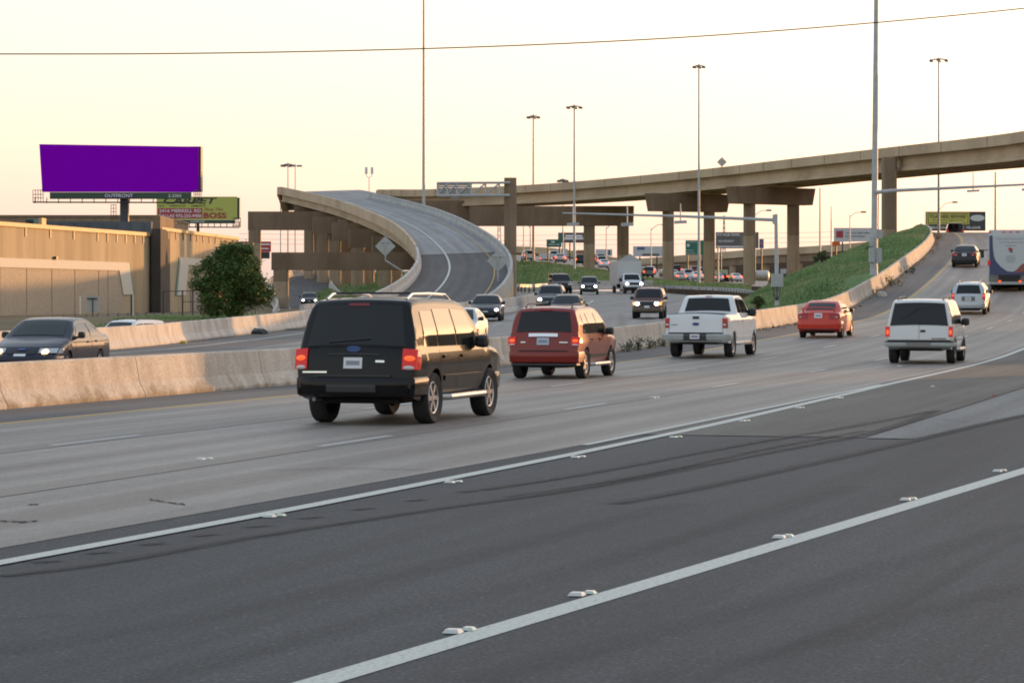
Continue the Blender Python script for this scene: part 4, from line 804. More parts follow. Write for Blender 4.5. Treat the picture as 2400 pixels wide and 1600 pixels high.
wc = Car(7, 2.4, 3, [(0, 1), (7, 1)], [(0, 1), (3, 1)], .3, (1.9, 5.4), .42, tw=.26)
for yy in (1.9, 5.4):
    for xx in ((.30, .62, 1.85, 2.16) if yy < 2 else (.35, 2.1)):
        mb = lathe([(.25, -.12), (.40, -.13), (.42, -.06), (.42, .06), (.40, .13), (.25, .12)], 20); A = MB(); A.add([(p[1]+bx+xx, p[0]+166+yy, p[2]+.42+zr(166)) for p in mb.v], mb.f); A.build('wheel', M_TYRE, root, smooth=40)
mb = MB(); mb.tube([L3(.0, 7.0, 2.6), L3(-.35, 7.1, 2.55)], .03, 6); mb.bbox(L3(-.50, 7.0, 2.1), L3(-.30, 7.12, 2.6)); mb.build('mirror', M_BLACKTRIM, root)
root.rotation_euler.z = -math.radians(10.0)
# ---- oncoming cars
def front_spec(lights=M_HEAD, **kw):
    d = dict(belt=.95, rear_glass=(1.08, 1.34, .62, .52), windshield=(1.01, 1.36, .68, .57), side_glass=[[(1.0, 1.0), (1.72, 1.0), (1.70, 1.32), (1.34, 1.30)], [(1.80, .99), (2.98, .99), (2.5, 1.32), (1.78, 1.34)]], mirror=(2.82, .98, 1.1), seams=[(1.76, .4, .97), (3.05, .4, .95)],
        head=[(.56, .96, .60, .73, .22, M_HEADOFF)], head_inner=[(.64, .90, .605, .725, lights)], front_bumper=[(.30, .54, .04, .5, None)], front_panels=[('grille', -.42, .42, .57, .68, .012, M_INT), ('air_intake', -.5, .5, .34, .44, .06, M_INT)], fplate=.50)
    d.update(kw); return d
def onc_car(name, label, car, pm, spec, X, Y, phi, z=None, cat='car', group=None):
    if spec.get('front_bumper'): spec['front_bumper'] = [(*b[:4], b[4] or pm) for b in spec['front_bumper']]
    t = build_car(name, label, cat, car, pm, spec, group); hd = math.pi+math.radians(phi)
    d = -(car.L/2); loc = (X+math.sin(hd)*d, Y+math.cos(hd)*d); gz = zo(loc[1]) if z is None else z
    gr_ = 0 if z is not None else -(zo(loc[1]+2)-zo(loc[1]-2))/4
    finish(t, (*loc, gz-.03), hd, gr_); return t
s_lo = dict(deck=1.0)
c = sedan(4.75, 1.85, 1.43)
onc_car('sedan', 'dark blue sedan with warm parking lamps passing behind the near barrier at the far left', c, P_NAVY, front_spec(M_HEADW, clear=True, front_panels=[('grille', -.38, .38, .58, .66, .012, M_INT), ('badge', -.09, .09, .665, .70, .03, M_BADGE)], head=[(.50, .97, .60, .715, .22, M_HEADOFF)], head_inner=[(.52, .82, .598, .722, M_HEADW)], handles=[(1.9, .86), (1.2, .87)]), px(42-1200, 69), 69, 9.5)
c = sedan(4.6, 1.80, 1.46)
onc_car('sedan', 'dark oncoming sedan with one bright headlight, in front of the foot of the curved ramp', c, P_DARK, front_spec(), px(1137-1200, 160), 160, 2.6)
c = sedan(4.6, 1.78, 1.44)
onc_car('sedan', 'pale oncoming sedan half hidden behind the mirror of the black SUV', c, P_SILVER, front_spec(), px(1060-1200, 112), 112, 7.0)
c = suv_small(.8)
SF = dict(belt=1.05, rear_glass=(1.10, 1.57, .68, .60), windshield=(1.15, 1.58, .72, .62), side_glass=[[(.50, 1.08), (1.06, 1.08), (1.08, 1.54), (.62, 1.52)], [(1.13, 1.08), (1.92, 1.08), (1.88, 1.56), (1.14, 1.56)], [(1.99, 1.08), (2.88, 1.08), (2.44, 1.52), (1.95, 1.56)]], mirror=(2.76, 1.08, 1.2), rail=(.55, 2.2, M_BLACKTRIM))
def sspec(lt=M_HEAD, **kw):
    d = dict(SF, head=[(.56, .98, .72, .88, .18, M_HEADOFF)], head_inner=[(.60, .88, .735, .865, lt)], front_bumper=[(.36, .62, .05, .5, None)], front_panels=[('grille', -.46, .46, .70, .86, .014, M_INT), ('air_intake', -.55, .55, .40, .50, .07, M_INT)], fplate=.58); d.update(kw); return d
onc_car('suv', 'grey SUV with one bright headlight, left of the blue sedan beyond the red SUV', c, P_GREY, sspec(), px(1286-1200, 186), 186, 5)
c = sedan(4.7, 1.84, 1.46)
onc_car('sedan', 'dark blue oncoming sedan just over the roof of the red compact SUV', c, P_NAVY, front_spec(M_HEADOFF), px(1322-1200, 160), 160, 6)
c = Car(4.75, 1.85, 1.78, [(0, .5), (.02, .72), (.05, .98), (.1, 1.12), (.26, 1.65), (.36, 1.73), (.8, 1.77), (2.2, 1.78), (2.6, 1.74), (2.74, 1.68), (3.25, 1.2), (3.36, 1.13), (4.35, 1.05), (4.6, .98), (4.7, .82), (4.75, .5)], SUV_WS(1.12, 1.78, .80), .36, (.9, 3.75), .37, tw=.25, bow=(.08, .16))
onc_car('suv', 'maroon oncoming SUV with both headlights and amber corner lamps lit', c, P_MAROON, dict(belt=1.12, windshield=(1.20, 1.66, .74, .66), side_glass=[[(.5, 1.16), (1.2, 1.16), (1.2, 1.62), (.62, 1.6)], [(1.28, 1.16), (2.08, 1.16), (2.06, 1.65), (1.28, 1.65)], [(2.15, 1.16), (3.05, 1.16), (2.68, 1.6), (2.12, 1.65)]], mirror=(3.0, 1.16, 1.3), rail=(.55, 2.5, M_BLACKTRIM), head=[(.52, .84, .80, .97, 0, M_HEADOFF), (.85, 1.0, .80, .97, .14, M_AMBER)], head_inner=[(.54, .83, .815, .96, M_HEAD)], front_bumper=[(.40, .66, .06, .5, plain('tan_bumper', (.10, .075, .055), .5))], front_panels=[('grille', -.46, .46, .78, .97, .014, M_INT)], fplate=.70, seams=[(2.12, .5, 1.12)]), px(1516-1200, 166), 166, 6.6, cat='SUV')
c = suv_small(.8); onc_car('suv', 'grey-blue oncoming SUV with two bright headlights, left of the box truck', c, paint('slate_paint', (.06, .065, .075), .25, .2, 1.0), sspec(), px(1381-1200, 268), 268, 1.5, cat='SUV')
c = suv_large(); c.res = .7; onc_car('suv', 'black oncoming SUV with lights off, farthest left on the curve', c, P_DARK, dict(belt=1.17, windshield=(1.28, 1.80, .80, .70), side_glass=[[(.52, 1.20), (1.30, 1.20), (1.33, 1.74), (.68, 1.74)], [(1.38, 1.20), (2.28, 1.20), (2.24, 1.77), (1.40, 1.77)], [(2.36, 1.20), (3.46, 1.20), (3.04, 1.74), (2.32, 1.77)]], mirror=(3.28, 1.2, 1.3), rail=(.65, 2.9, M_BLACKTRIM), head=[(.56, .98, .82, .98, .14, M_HEADOFF)], front_bumper=[(.42, .72, .05, .6, P_DARK)], front_panels=[('grille', -.5, .5, .80, .98, .014, M_INT)]), px(1320-1200, 278), 278, -6, cat='SUV')
c = sedan(4.6, 1.8, 1.45, res=.7); onc_car('sedan', 'dark car with starry bright headlights under the ramp, behind the bushy tree', c, P_DARK, front_spec(), px(725-1200, 292), 292, -4, z=.86)
c = suv_small(.6); onc_car('suv', 'white car roof peeping over the pale barrier behind the dark blue sedan', c, P_WHITE, dict(SF), px(222-1200, 124), 124, 30, z=-.80, cat='SUV')
# box truck
c = Car(2.9, 2.0, 1.95, [(0, 1.85), (.3, 1.93), (.8, 1.95), (1.0, 1.88), (1.5, 1.30), (1.62, 1.22), (2.5, 1.15), (2.75, 1.05), (2.86, .85), (2.9, .5)], SUV_WS(1.22, 1.95, .8), .45, (2.15,), .39, tw=.26, bow=(0, .16), res=.8)
t = build_car('box_truck', 'white box truck with peaked roof fairing and bright headlights under the flyover', 'truck', c, P_WHITE, dict(belt=1.2, windshield=(1.30, 1.84, .78, .70), side_glass=[[(.35, 1.26), (1.25, 1.26), (.98, 1.80), (.35, 1.82)]], mirror=(1.2, 1.3, 2.2), head=[(.60, .98, .86, 1.04, .14, M_HEADOFF)], head_inner=[(.64, .94, .87, 1.03, M_HEAD)], front_bumper=[(.44, .66, .08, .4, M_BLACKTRIM)], front_panels=[('grille', -.5, .5, .84, 1.06, .02, M_INT)], fplate=.60))
mb = MB(); mb.bbox((-6.6, -1.2, .95), (-1.55, 1.2, 3.25)); link('cargo_box', mb.mesh('cargo_box'), plain('cargo_box_white', (.50, .51, .51), .45), t)
mb = MB(); mb.add([(-1.55, -1.2, 3.252), (-1.55, 1.2, 3.252), (-1.55, 0.05, 3.95), (-3.6, 0, 3.255)], [(0, 1, 2), (0, 2, 3), (1, 3, 2), (0, 3, 1)]); link('roof_fairing', mb.mesh('roof_fairing'), plain('fairing_grey', (.40, .41, .41), .5), t)
mb = MB(); mb.bbox((-6.5, -.5, .55), (-1.4, .5, .949)); link('chassis', mb.mesh('chassis'), M_UNDER, t)
for sg in (-1, 1):
    k = [o for o in t.children if o.name.startswith('wheel')][0]; o = link('wheel', k.data, None, t); o.location = (-5.2, sg*.95, .39); link('rim', k.children[0].data, None, o)
hd = math.pi+math.radians(-7); X, Y = px(1487-1200, 277), 277; finish(t, (X-math.sin(hd)*1.45, Y-math.cos(hd)*1.45, zo(278)-.03), hd)
# ------------------------------------------------------------------ grass banks
def bank(name, rows, mat=M_GRASS, smooth=60):
    mb = MB(); mb.grid(rows); o = mb.build(name, mat, smooth=smooth); return props(o, kind='structure')
def tufts(rows_list, n, name, label, h=(.12, .34), cols=None, w=.05, seed=1):
    """many blade tufts spread over quads of the banks: one mass"""
    rg = np.random.default_rng(seed); quads = []
    for rows in rows_list:
        for i in range(len(rows)-1):
            for j in range(len(rows[0])-1): quads.append([np.array(rows[i][j]), np.array(rows[i][j+1]), np.array(rows[i+1][j+1]), np.array(rows[i+1][j])])
    Q = np.array(quads); ar = np.linalg.norm(np.cross(Q[:, 1]-Q[:, 0], Q[:, 3]-Q[:, 0]), axis=1); pick = rg.choice(len(Q), n, p=ar/ar.sum()); u, v = rg.random((2, n, 1))
    q = Q[pick]; P = (q[:, 0]*(1-u)+q[:, 1]*u)*(1-v)+(q[:, 3]*(1-u)+q[:, 2]*u)*v
    clump = .55+.45*np.sin(P[:, 0]*.9+3*np.sin(P[:, 1]*.23))*np.sin(P[:, 1]*.31+2*np.sin(P[:, 0]*.4))
    V = []; F = []; k = 0; nb = 3
    for b in range(nb):
        a = rg.random(n)*6.283; hh = rg.uniform(h[0], h[1], n)*(.6+.7*clump); ln = rg.uniform(.05, .25, n)*hh*1.6; a2 = rg.random(n)*6.283
        dx, dy = np.cos(a)*w*.5*(1+rg.random(n)), np.sin(a)*w*.5
        A = P+np.stack([dx, dy, np.zeros(n)-.02], 1); B = P-np.stack([dx, dy, np.zeros(n)+.02], 1); C = P+np.stack([np.cos(a2)*ln, np.sin(a2)*ln, hh], 1)
        V += [A, B, C]; base = b*3*n; F.append(np.stack([base+np.arange(n), base+n+np.arange(n), base+2*n+np.arange(n)], 1))
    me = bpy.data.meshes.new(name); me.from_pydata(np.concatenate(V).tolist(), [], np.concatenate(F).tolist()); o = link(name, me, M_BLADES)
    return props(o, label, 'grass', kind='stuff')
m, t, b_ = new_mat('grass_blades'); g_ = N(t, 'ShaderNodeNewGeometry'); nz = N(t, 'ShaderNodeTexNoise', Scale=.28, Detail=4.0); t.links.new(g_.outputs['Position'], nz.inputs['Vector'])
cb = ramp(t, nz.outputs[0], [(.30, (.13, .21, .09)), (.47, (.20, .295, .125)), (.57, (.26, .32, .15)), (.68, (.36, .33, .19))]); cb = mulcol(t, cb, ramp(t, g_.outputs['Random Per Island'], [(0, (.65,)*3), (1, (1.25,)*3)])); t.links.new(cb, b_.inputs['Base Color']); b_.inputs['Roughness'].default_value = .8; M_BLADES = m
b_.inputs['Specular IOR Level'].default_value = .15
# the hill behind the long barrier at the right
crest = crom([at(1748, 726, 181), at(1790, 700, 193), at(1850, 667, 199), at(1920, 633, 203), at(2000, 601, 212), at(2080, 565, 240), at(2150, 537, 283), at(2170, 535, 310)], 6)
def foot(Y): p = rp(Y+1.0, -3.0); return np.array([p[0], p[1], zr(p[1])+.62])
H1 = []
for i, cpt in enumerate(crest):
    f0 = foot(cpt[1]); mid1 = f0*.67+cpt*.33+np.array([0, 0, .10]); mid2 = f0*.33+cpt*.67+np.array([0, 0, .06]); kk = min(1., i/14); bk = cpt+np.array([-3.0, 1.5, -.9])*kk; bk2 = np.array([max(cpt[0]-9*kk-.05, onc_right(cpt[1]+5*kk)+.15), cpt[1]+5*kk, min(zo(cpt[1])-.05, 2.4)])
    H1.append([tuple(f0+np.array([.1, 0, -.6])), tuple(f0), tuple(mid1), tuple(mid2), tuple(cpt), tuple(bk), tuple(bk2)])
H0 = []
for k, Y in enumerate((118, 126, 134, 142, 150, 158, 166, 174)):
    f0 = foot(Y); e = onc_right(Y)+.2; w = max(.3, f0[0]-e); H0.append([tuple(f0+np.array([.1, 0, -.6])), tuple(f0-np.array([0, 0, .25])), (f0[0]-w*.3, Y, zo(Y)+.2), (f0[0]-w*.6, Y, zo(Y)+.08), (f0[0]-w*.9, Y, zo(Y)+.02), (f0[0]-w, Y, zo(Y)-.02), (f0[0]-w-.1, Y, zo(Y)-.1)])
bank('grass_hill', H0+H1)
# middle bank rising to the jammed road
B1 = [[at(x, y, Y) for x, y, Y in row] for row in (
    [(1170, 699, 292), (1230, 692, 296), (1300, 683, 302), (1400, 676, 306), (1500, 672, 300), (1620, 674, 290), (1760, 690, 262)],
    [(1170, 672, 330), (1230, 664, 335), (1300, 655, 340), (1400, 660, 345), (1500, 664, 345), (1620, 668, 345), (1760, 680, 330)],
    [(1170, 640, 380), (1230, 634, 385), (1300, 632, 385), (1400, 640, 385), (1500, 657, 385), (1620, 667, 385), (1760, 672, 380)],
    [(1170, 616, 425), (1230, 614, 430), (1300, 619, 430), (1400, 634, 430), (1500, 652, 430), (1620, 664, 425), (1760, 672, 420)])]
bank('grass_bank', B1)
B2 = [[at(x, y, Y) for x, y, Y in row] for row in ([(735, 716, 285), (850, 704, 285), (960, 700, 262), (1010, 700, 250)], [(740, 692, 330), (850, 676, 330), (940, 668, 330), (1060, 660, 330)], [(780, 672, 390), (850, 655, 390), (960, 648, 390), (1060, 640, 390)], [(780, 660, 440), (850, 645, 440), (960, 640, 440), (1060, 630, 440)])]
bank('ramp_lawn', B2)
B3 = []
for Y in (138, 146, 156, 168, 182): B3.append([(x, Y, max(zground(x, Y), float(np.interp(Y, [138, 146, 156, 182], [.05, .30, .50, .45])))+.05*math.sin(x)) for x in np.arange(-22, -11.3, 1.2)])
bank('roadside_verge', B3)
tufts([H0+H1], 52000, 'hill_grass', 'green grass covering the hill behind the long barrier', (.10, .32), w=.09, seed=2)
tufts([B1, B2], 26000, 'bank_grass', 'green grass on the far banks below the jammed road', (.15, .45), w=.14, seed=3)
tufts([B3], 9000, 'verge_grass', 'dry green grass along the warehouse verge', (.06, .22), w=.07, seed=4)
# ------------------------------------------------------------------ weeds and litter
M_WEED = plain('weed_leaf', (.045, .065, .022), .8); M_STRAW = plain('dry_weed', (.20, .155, .075), .9); M_LITTER = plain('white_litter', (.58, .57, .54), .6); M_BAGB = plain('black_bag', (.012, .012, .013), .35); M_YLIT = plain('yellow_litter', (.45, .32, .07), .6)
def weed(x, y, Y, h, label, mat, n=90, seed=0, spread=.5):
    rg = random.Random(seed); p = Vector(at(x, y, Y)); r = thing('weed', label, 'plant', tuple(p)); mb = MB(); ml = MB()
    for i in range(n//6):
        a = rg.random()*6.28; q = p+Vector((math.cos(a), math.sin(a), 0))*rg.random()*spread*h; tip = q+Vector((rg.gauss(0, .25)*h, rg.gauss(0, .25)*h, h*rg.uniform(.5, 1))); mb.tube([q, (q+tip)/2+Vector((rg.gauss(0, .03), 0, 0)), tip], [.008, .006, .003], 3, False)
        for k in range(7):
            c_ = q.lerp(tip, rg.uniform(.2, 1)); d = Vector((rg.gauss(0, 1), rg.gauss(0, 1), rg.gauss(0, .6))).normalized()*h*.20; s_ = Vector((rg.gauss(0, 1), rg.gauss(0, 1), rg.gauss(0, 1))).normalized()*h*.05; ml.add([c_, c_+d*.5+s_, c_+d, c_+d*.5-s_], [(0, 1, 2, 3)])
    mb.build('stem', mat, r); ml.build('leaves', mat, r)
def barrier_foot(Y, o=-2.2): p = rp(Y, o); return (1200+p[0]/p[1]*FPX, HOR-(p[2]-CAMZ)/p[1]*FPX, p[1])
for i, (x, Y, h, lb, mt) in enumerate(((1455, 93.5, .40, 'small ragged weed at the barrier foot just right of the red SUV', M_WEED), (1484, 95, .52, 'tallest green weed at the barrier foot between red SUV and pickup', M_WEED), (1518, 97, .42, 'thin green weed at the barrier foot, left of the yellow scrap', M_WEED), (1556, 99, .36, 'green weed at the barrier foot beside the pickup tail light', M_WEED))):
    q = barrier_foot(Y); weed(q[0], q[1], q[2], h, lb, mt, 110, i)
for i, (Y, h, lb, o) in enumerate(((171, .75, 'bushy straw-coloured weed leaning on the ramp barrier', -2.0), (163, .45, 'low brown weed at the ramp barrier foot beside the white stone', -2.05), (184, .60, 'dry green weed higher up along the ramp barrier', -2.0), (252, .7, 'small dry weed near the upper end of the ramp barrier', -2.1))):
    q = barrier_foot(Y, o); weed(q[0], q[1], q[2], h, lb, M_STRAW if i != 2 else M_WEED, 150, 20+i, .9)
def lump(name, label, x, y, Y, dims, mat, seed, cat='litter', zsub=None):
    rg = random.Random(seed); p = Vector(at(x, y, Y)); bm = bmesh.new(); bmesh.ops.create_icosphere(bm, subdivisions=2, radius=1)
    for v in bm.verts:
        k = 1+rg.uniform(-.22, .22); v.co = Vector((v.co.x*dims[0]/2*k, v.co.y*dims[1]/2*k, max(-.1, v.co.z)*dims[2]*k))
    me = bpy.data.meshes.new(name); bm.to_mesh(me); bm.free(); o = link(name, me, mat); o.location = p; return props(o, label, cat)
lump('bag', 'crumpled black bag lying at the foot of the pale barrier', 606, 782, 128, (.78, .5, .26), M_BAGB, 1, 'bag')
lump('litter', 'yellow scrap at the foot of the pale barrier, left of the black bag', 430, 804, 115, (.32, .2, .11), M_YLIT, 2)
lump('litter', 'white crushed cup at the foot of the sunlit near barrier', 260, 935, 54.3, (.12, .10, .055), M_LITTER, 3)
lump('litter', 'yellow scrap between the weeds beside the near barrier', 1528, 820, 98, (.24, .2, .10), M_YLIT, 4)
q = barrier_foot(161.5, -1.75); lump('stone', 'big pale stone lying beside the ramp barrier', q[0], q[1], q[2], (.62, .5, .30), plain('pale_stone', (.42, .38, .32), .8), 5, 'stone')
lump('litter', 'small red scrap on the pale concrete slab at the right', 2328, 929, 55.8, (.08, .06, .04), plain('red_litter', (.35, .08, .04), .6), 6)
lump('litter', 'white paper scrap on the old gore paving at the right', 2186, 907, 61.5, (.10, .05, .05), M_LITTER, 7); lump('litter', 'flat white scrap behind the boxy white SUV', 2108, 858, 79.5, (.16, .1, .03), M_LITTER, 8)
# rubble swept along the ramp barrier: nobody could count it
rg = random.Random(5); mb = MB()
for i in range(420):
    Y = rg.uniform(118, 285); o = -2.28+abs(rg.gauss(0, .22)); p = rp(Y, o); s_ = rg.uniform(.03, .13); mb.box((p[0], p[1], p[2]+s_*.3), (s_, s_*rg.uniform(.6, 1.6), s_*.7), Matrix.Rotation(rg.random()*3, 3, 'Z') @ Matrix.Rotation(rg.gauss(0, .3), 3, 'X'), .7)
props(mb.build('rubble', rough_mat('rubble_mix', (.10, .065, .04), (.42, .38, .32), scale=6, fine=9, fineamt=.2)), 'brown rubble and litter swept along the ramp barrier', 'rubble', kind='stuff')
# ------------------------------------------------------------------ raised pavement markers
M_BUTTON = plain('ceramic_button', (.52, .53, .51), .35); M_REFL = plain('reflector_face', (.45, .52, .46), .2)
mkb = MB(); mkb.box((0, 0, .011), (.105, .105, .022), None, .72); mk_me = mkb.mesh('marker_body'); mk_me.materials.append(M_BUTTON)
rfb = MB(); rfb.box((0, 0, .010), (.085, .085, .018), None, .6); rf_me = rfb.mesh('marker_reflector'); rf_me.materials.append(M_REFL)
ORD = ['first', 'second', 'third', 'fourth', 'fifth', 'sixth', 'seventh']
def marker(x, y, label, group):
    p = gp(x, y, .002); r = thing('road_marker', label, 'road marker', p, -rhead(p[1]+4), group); ORG[r.name] = Vector((0, 0, 0)); a = link('base_plate', mk_me, None, r); b2 = link('reflector', rf_me, None, r); b2.location = (.05, .15, 0)
for i, (x, y) in enumerate(((1062, 1482), (1352, 1395), (1826, 1260), (2122, 1172), (2337, 1105))): marker(x, y, f'raised white marker beside the nearest white line, {ORD[i]} from the left', 'road markers on the nearest line')
for i, (x, y) in enumerate(((632, 1211), (1054, 1131), (1348, 1072), (1578, 1025), (1740, 987), (1870, 956), (1963, 933))): marker(x, y, f'small raised marker beside the long white line past the black SUV, {ORD[i]} from the left', 'road markers on the far line')
for x, y, lb in ((470, 1077, 'lone white marker on the lane line left of the black SUV'), (1530, 932, 'lone white marker on the lane line between red SUV and pickup')): marker(x, y, lb, 'road markers between lanes')
# ------------------------------------------------------------------ bushy tree at the left
def tree(name, label, cx, cy, zb, W_, Hh, D_, nclump, nleaf, seed, leaf=.13, group=None, ztr=.35):
    rg = np.random.default_rng(seed); r = thing(name, label, 'tree', (cx, cy, zb), group=group); mb = MB()
    mb.tube([(cx, cy, zb-.2), (cx+.05, cy, zb+Hh*.25), (cx+.02, cy+.05, zb+Hh*.5)], [.16, .13, .08], 8)
    cl = []
    for i in range(nclump):
        th = rg.random()*6.283; v = rg.random()**.8; prof = math.sin(min(1, (v*.92+.10))*math.pi)**.55 if v < .9 else .45
        rad = prof*rg.random()**.33*(.86+.20*math.sin(th*3+v*7)+.10*math.sin(th*7+2*v)); cl.append((cx+math.cos(th)*rad*W_/2+.10*W_*(v-.4), cy+math.sin(th)*rad*D_/2, zb+Hh*(.06+.90*v)))
    for p in cl[::max(1, len(cl)//26)]: mb.tube([(cx, cy, zb+Hh*rg.uniform(.15, .45)), tuple((np.array([cx, cy, zb+Hh*.4])+np.array(p))/2+rg.normal(size=3)*.08), p], [.05, .03, .012], 4, False)
    mb.build('trunk', plain('tree_bark', (.075, .055, .04), .9), r)
    C = np.array(cl)[rg.integers(0, len(cl), nleaf)]+rg.normal(size=(nleaf, 3))*np.array([.16, .16, .14])*max(W_, Hh)/4.5
    d = rg.normal(size=(nleaf, 3)); d[:, 2] = d[:, 2]*.6-.15; d /= np.linalg.norm(d, axis=1)[:, None]; s_ = np.cross(d, rg.normal(size=(nleaf, 3))); s_ /= np.linalg.norm(s_, axis=1)[:, None]; L_ = leaf*rg.uniform(.6, 1.4, (nleaf, 1))
    V = np.concatenate([C, C+d*L_*.5+s_*L_*.22, C+d*L_, C+d*L_*.5-s_*L_*.22])-np.array([cx, cy, zb]); idx = np.arange(nleaf); F = np.stack([idx, idx+nleaf, idx+2*nleaf, idx+3*nleaf], 1)
    me = bpy.data.meshes.new('crown'); me.from_pydata(V.tolist(), [], F.tolist()); link('crown', me, M_LEAF, r); return r
m, t, b_ = new_mat('tree_leaf'); g_ = N(t, 'ShaderNodeNewGeometry'); cb = ramp(t, g_.outputs['Random Per Island'], [(0, (.030, .062, .016)), (.6, (.065, .115, .026)), (1, (.12, .17, .04))]); t.links.new(cb, b_.inputs['Base Color']); b_.inputs['Roughness'].default_value = .55; b_.inputs['Specular IOR Level'].default_value = .25; M_LEAF = m
tree('bushy_tree', 'round bushy green tree in front of the warehouse end', px(538-1200, 152), 152, .75, 4.35, 4.05, 4.0, 380, 40000, 11, .14)
for i, (x, y, Y, w, h, lb) in enumerate(((1925, 600, 216, 1.3, .9, 'dark shrub below the mast-arm pole on the grass hill'), (2038, 588, 218, 1.1, .8, 'dark low shrub beside the cabinets of the tall pole'), (1775, 700, 158, .8, .55, 'small dark shrub at the flared end of the guardrail'))):
    p = at(x, y+6, Y); tree('shrub', lb, p[0], p[1], p[2]-.3, w, h, w, 30, 1500, 30+i, .11)
# ------------------------------------------------------------------ poles, mast arms, lamps
def highmast(x, ytop, ybase, Y, lamps, label, group='high mast lights', w=6.0, ring=20, cut=False):
    b = at(x, ybase, Y); tp = at(x, ytop, Y); r = thing('high_mast_light', label, 'street light', b, group=group); rr = px(w, Y)/2
    MB().tube([b, tp], [rr, rr*.55], 10).build('pole', M_GALV, r, smooth=40)
    if cut: return r
    R_ = px(ring, Y); mb = MB(); k = 6
    for i in range(k):
        a = 2*math.pi*i/k+.3; mb.tube([(tp[0], tp[1], tp[2]-px(3, Y)), (tp[0]+math.cos(a)*R_*.8, tp[1]+math.sin(a)*R_*.8, tp[2]-px(6, Y))], px(.8, Y), 4)
    mb.tube([(tp[0]+math.cos(a)*R_*.5, tp[1]+math.sin(a)*R_*.5, tp[2]-px(4, Y)) for a in np.linspace(0, 2*math.pi, 17)], px(.8, Y), 4); mb.build('lamp_ring', M_RIMD, r)
    for i in range(k):
        a = 2*math.pi*i/k+.3; c_ = (tp[0]+math.cos(a)*R_*.85, tp[1]+math.sin(a)*R_*.85, tp[2]-px(7.5, Y)); q = MB(); q.box(c_, (px(8, Y), px(8, Y), px(5.0, Y)), None, .6); q.build('lamp_head', M_LAMPH, r)
    return r
M_LAMPH = plain('lamp_head_grey', (.12, .10, .10), .5)
highmast(993, -60, 500, 362, 0, 'tall plain pole rising out of the picture behind the curved ramp', w=7.5, cut=True)
highmast(1638, 150, 672, 334, 6, 'tallest high mast light, standing behind the left double pier of the flyover', w=6.5, ring=15)
highmast(1346, 245, 664, 392, 6, 'high mast light standing above the grey sedan road, second from the sign gantry', w=6.5)
highmast(1250, 268, 615, 430, 6, 'high mast light nearest the square gantry column', w=6.0, ring=16)
highmast(2200, 135, 562, 334, 6, 'high mast light right of the tall mast-arm pole above the ramp crest', w=6.5, ring=24)
highmast(675, 381, 640, 640, 6, 'distant mast light left of the ramp top, its lamps in a ring', ring=17, w=4)
highmast(1319, 417, 600, 700, 6, 'small distant mast light just showing above the flyover parapet', ring=13, w=3)
def plainpole(x, y0, y1, Y, w, label, name='light_pole', arm=None, mat=None):
    b = at(x, y1, Y); tp = at(x, y0, Y); r = thing(name, label, 'pole', b); MB().tube([b, tp], [px(w, Y)/2, px(w*.7, Y)/2], 8).build('pole', mat or M_GALV, r, smooth=40)
    if arm:
        dx, dy = arm; e = at(x+dx, y0+dy, Y); mb = MB(); mb.tube([at(x, y0+4, Y), at(x+dx*.5, y0+dy*.8, Y), e], px(1.2, Y)/1.4, 5); mb.build('arm', M_GALV, r); MB().box(at(x+dx+math.copysign(6, dx), y0+dy, Y), (px(14, Y), px(6, Y), px(4, Y)), None, .7).build('lamp_head', M_LAMPH, r)
    return r
plainpole(692, 384, 640, 600, 3.2, 'thin street light with drooping lamp beside the left mast light', arm=(4, 5)); plainpole(658, 452, 640, 640, 3.5, 'short distant pole beside the upper left pier cap')
plainpole(1922, 440, 640, 470, 5.0, 'thin pole under the flyover right of the right double pier'); plainpole(1948, 483, 610, 400, 3.2, 'slim pole above the orange sign'); plainpole(2333, 403, 560, 420, 6, 'thick pole above the motorhome roof')
plainpole(1992, 504, 600, 430, 3, 'street light with long arm beside the white billboard', arm=(26, -7)); plainpole(1770, 500, 640, 520, 2.6, 'street light with curved arm right of the second pier', arm=(26, -7)); plainpole(2198, 492, 560, 420, 3, 'street light with curved arm over the ramp crest', arm=(34, -18))
plainpole(1526, 535, 625, 480, 3, 'street light with long arm left of the first double pier', arm=(26, -9)); plainpole(1421, 532, 640, 470, 3, 'street light between the two columns of the long pier cap', arm=(20, -6)); plainpole(1243, 530, 620, 450, 3.4, 'thin pole just right of the gantry column', arm=(-14, -4)); plainpole(1227, 528, 640, 430, 2.8, 'thin pole against the gantry column'); plainpole(1320, 540, 615, 460, 3.5, 'pole in front of the dark billboard under the long pier cap')
plainpole(2168, 482, 545, 400, 1.6, 'thin antenna mast left of the yellow billboard')
plainpole(1683, 577, 668, 410, 5, 'short thick post between the double piers')
# tall pole with the arm to the right
def cabinet(r, x0, x1, y0, y1, Y, dep=.35, nm='cabinet'):
    a = at(x0, y1, Y); b = at(x1, y0, Y); MB().bbox((a[0], Y-dep, a[2]), (b[0], Y-.02, b[2])).build(nm, M_SIGNBACK, r)
Y_ = 170.; r = thing('mast_arm_pole', 'thickest tall pole on the grass hill, with an arm reaching to the right edge', 'pole', at(2049, 634, Y_))
MB().tube([at(2049, 640, Y_), at(2050, 440, Y_), at(2054, -40, Y_)], [px(7.5, Y_), px(7.2, Y_), px(5.2, Y_)], 14).build('pole', M_GALV, r, smooth=40); MB().tube([at(2048, 645, Y_), at(2048, 612, Y_)], [px(9.5, Y_), px(8.5, Y_)], 12).build('pole_base', M_GALV, r, smooth=40)
MB().tube([at(2052, 451, Y_-.3), at(2090, 447, Y_-.3), at(2480, 429, Y_-.3)], [px(5, Y_), px(4.4, Y_), px(2.4, Y_)], 10).build('mast_arm', M_GALV, r, smooth=40)
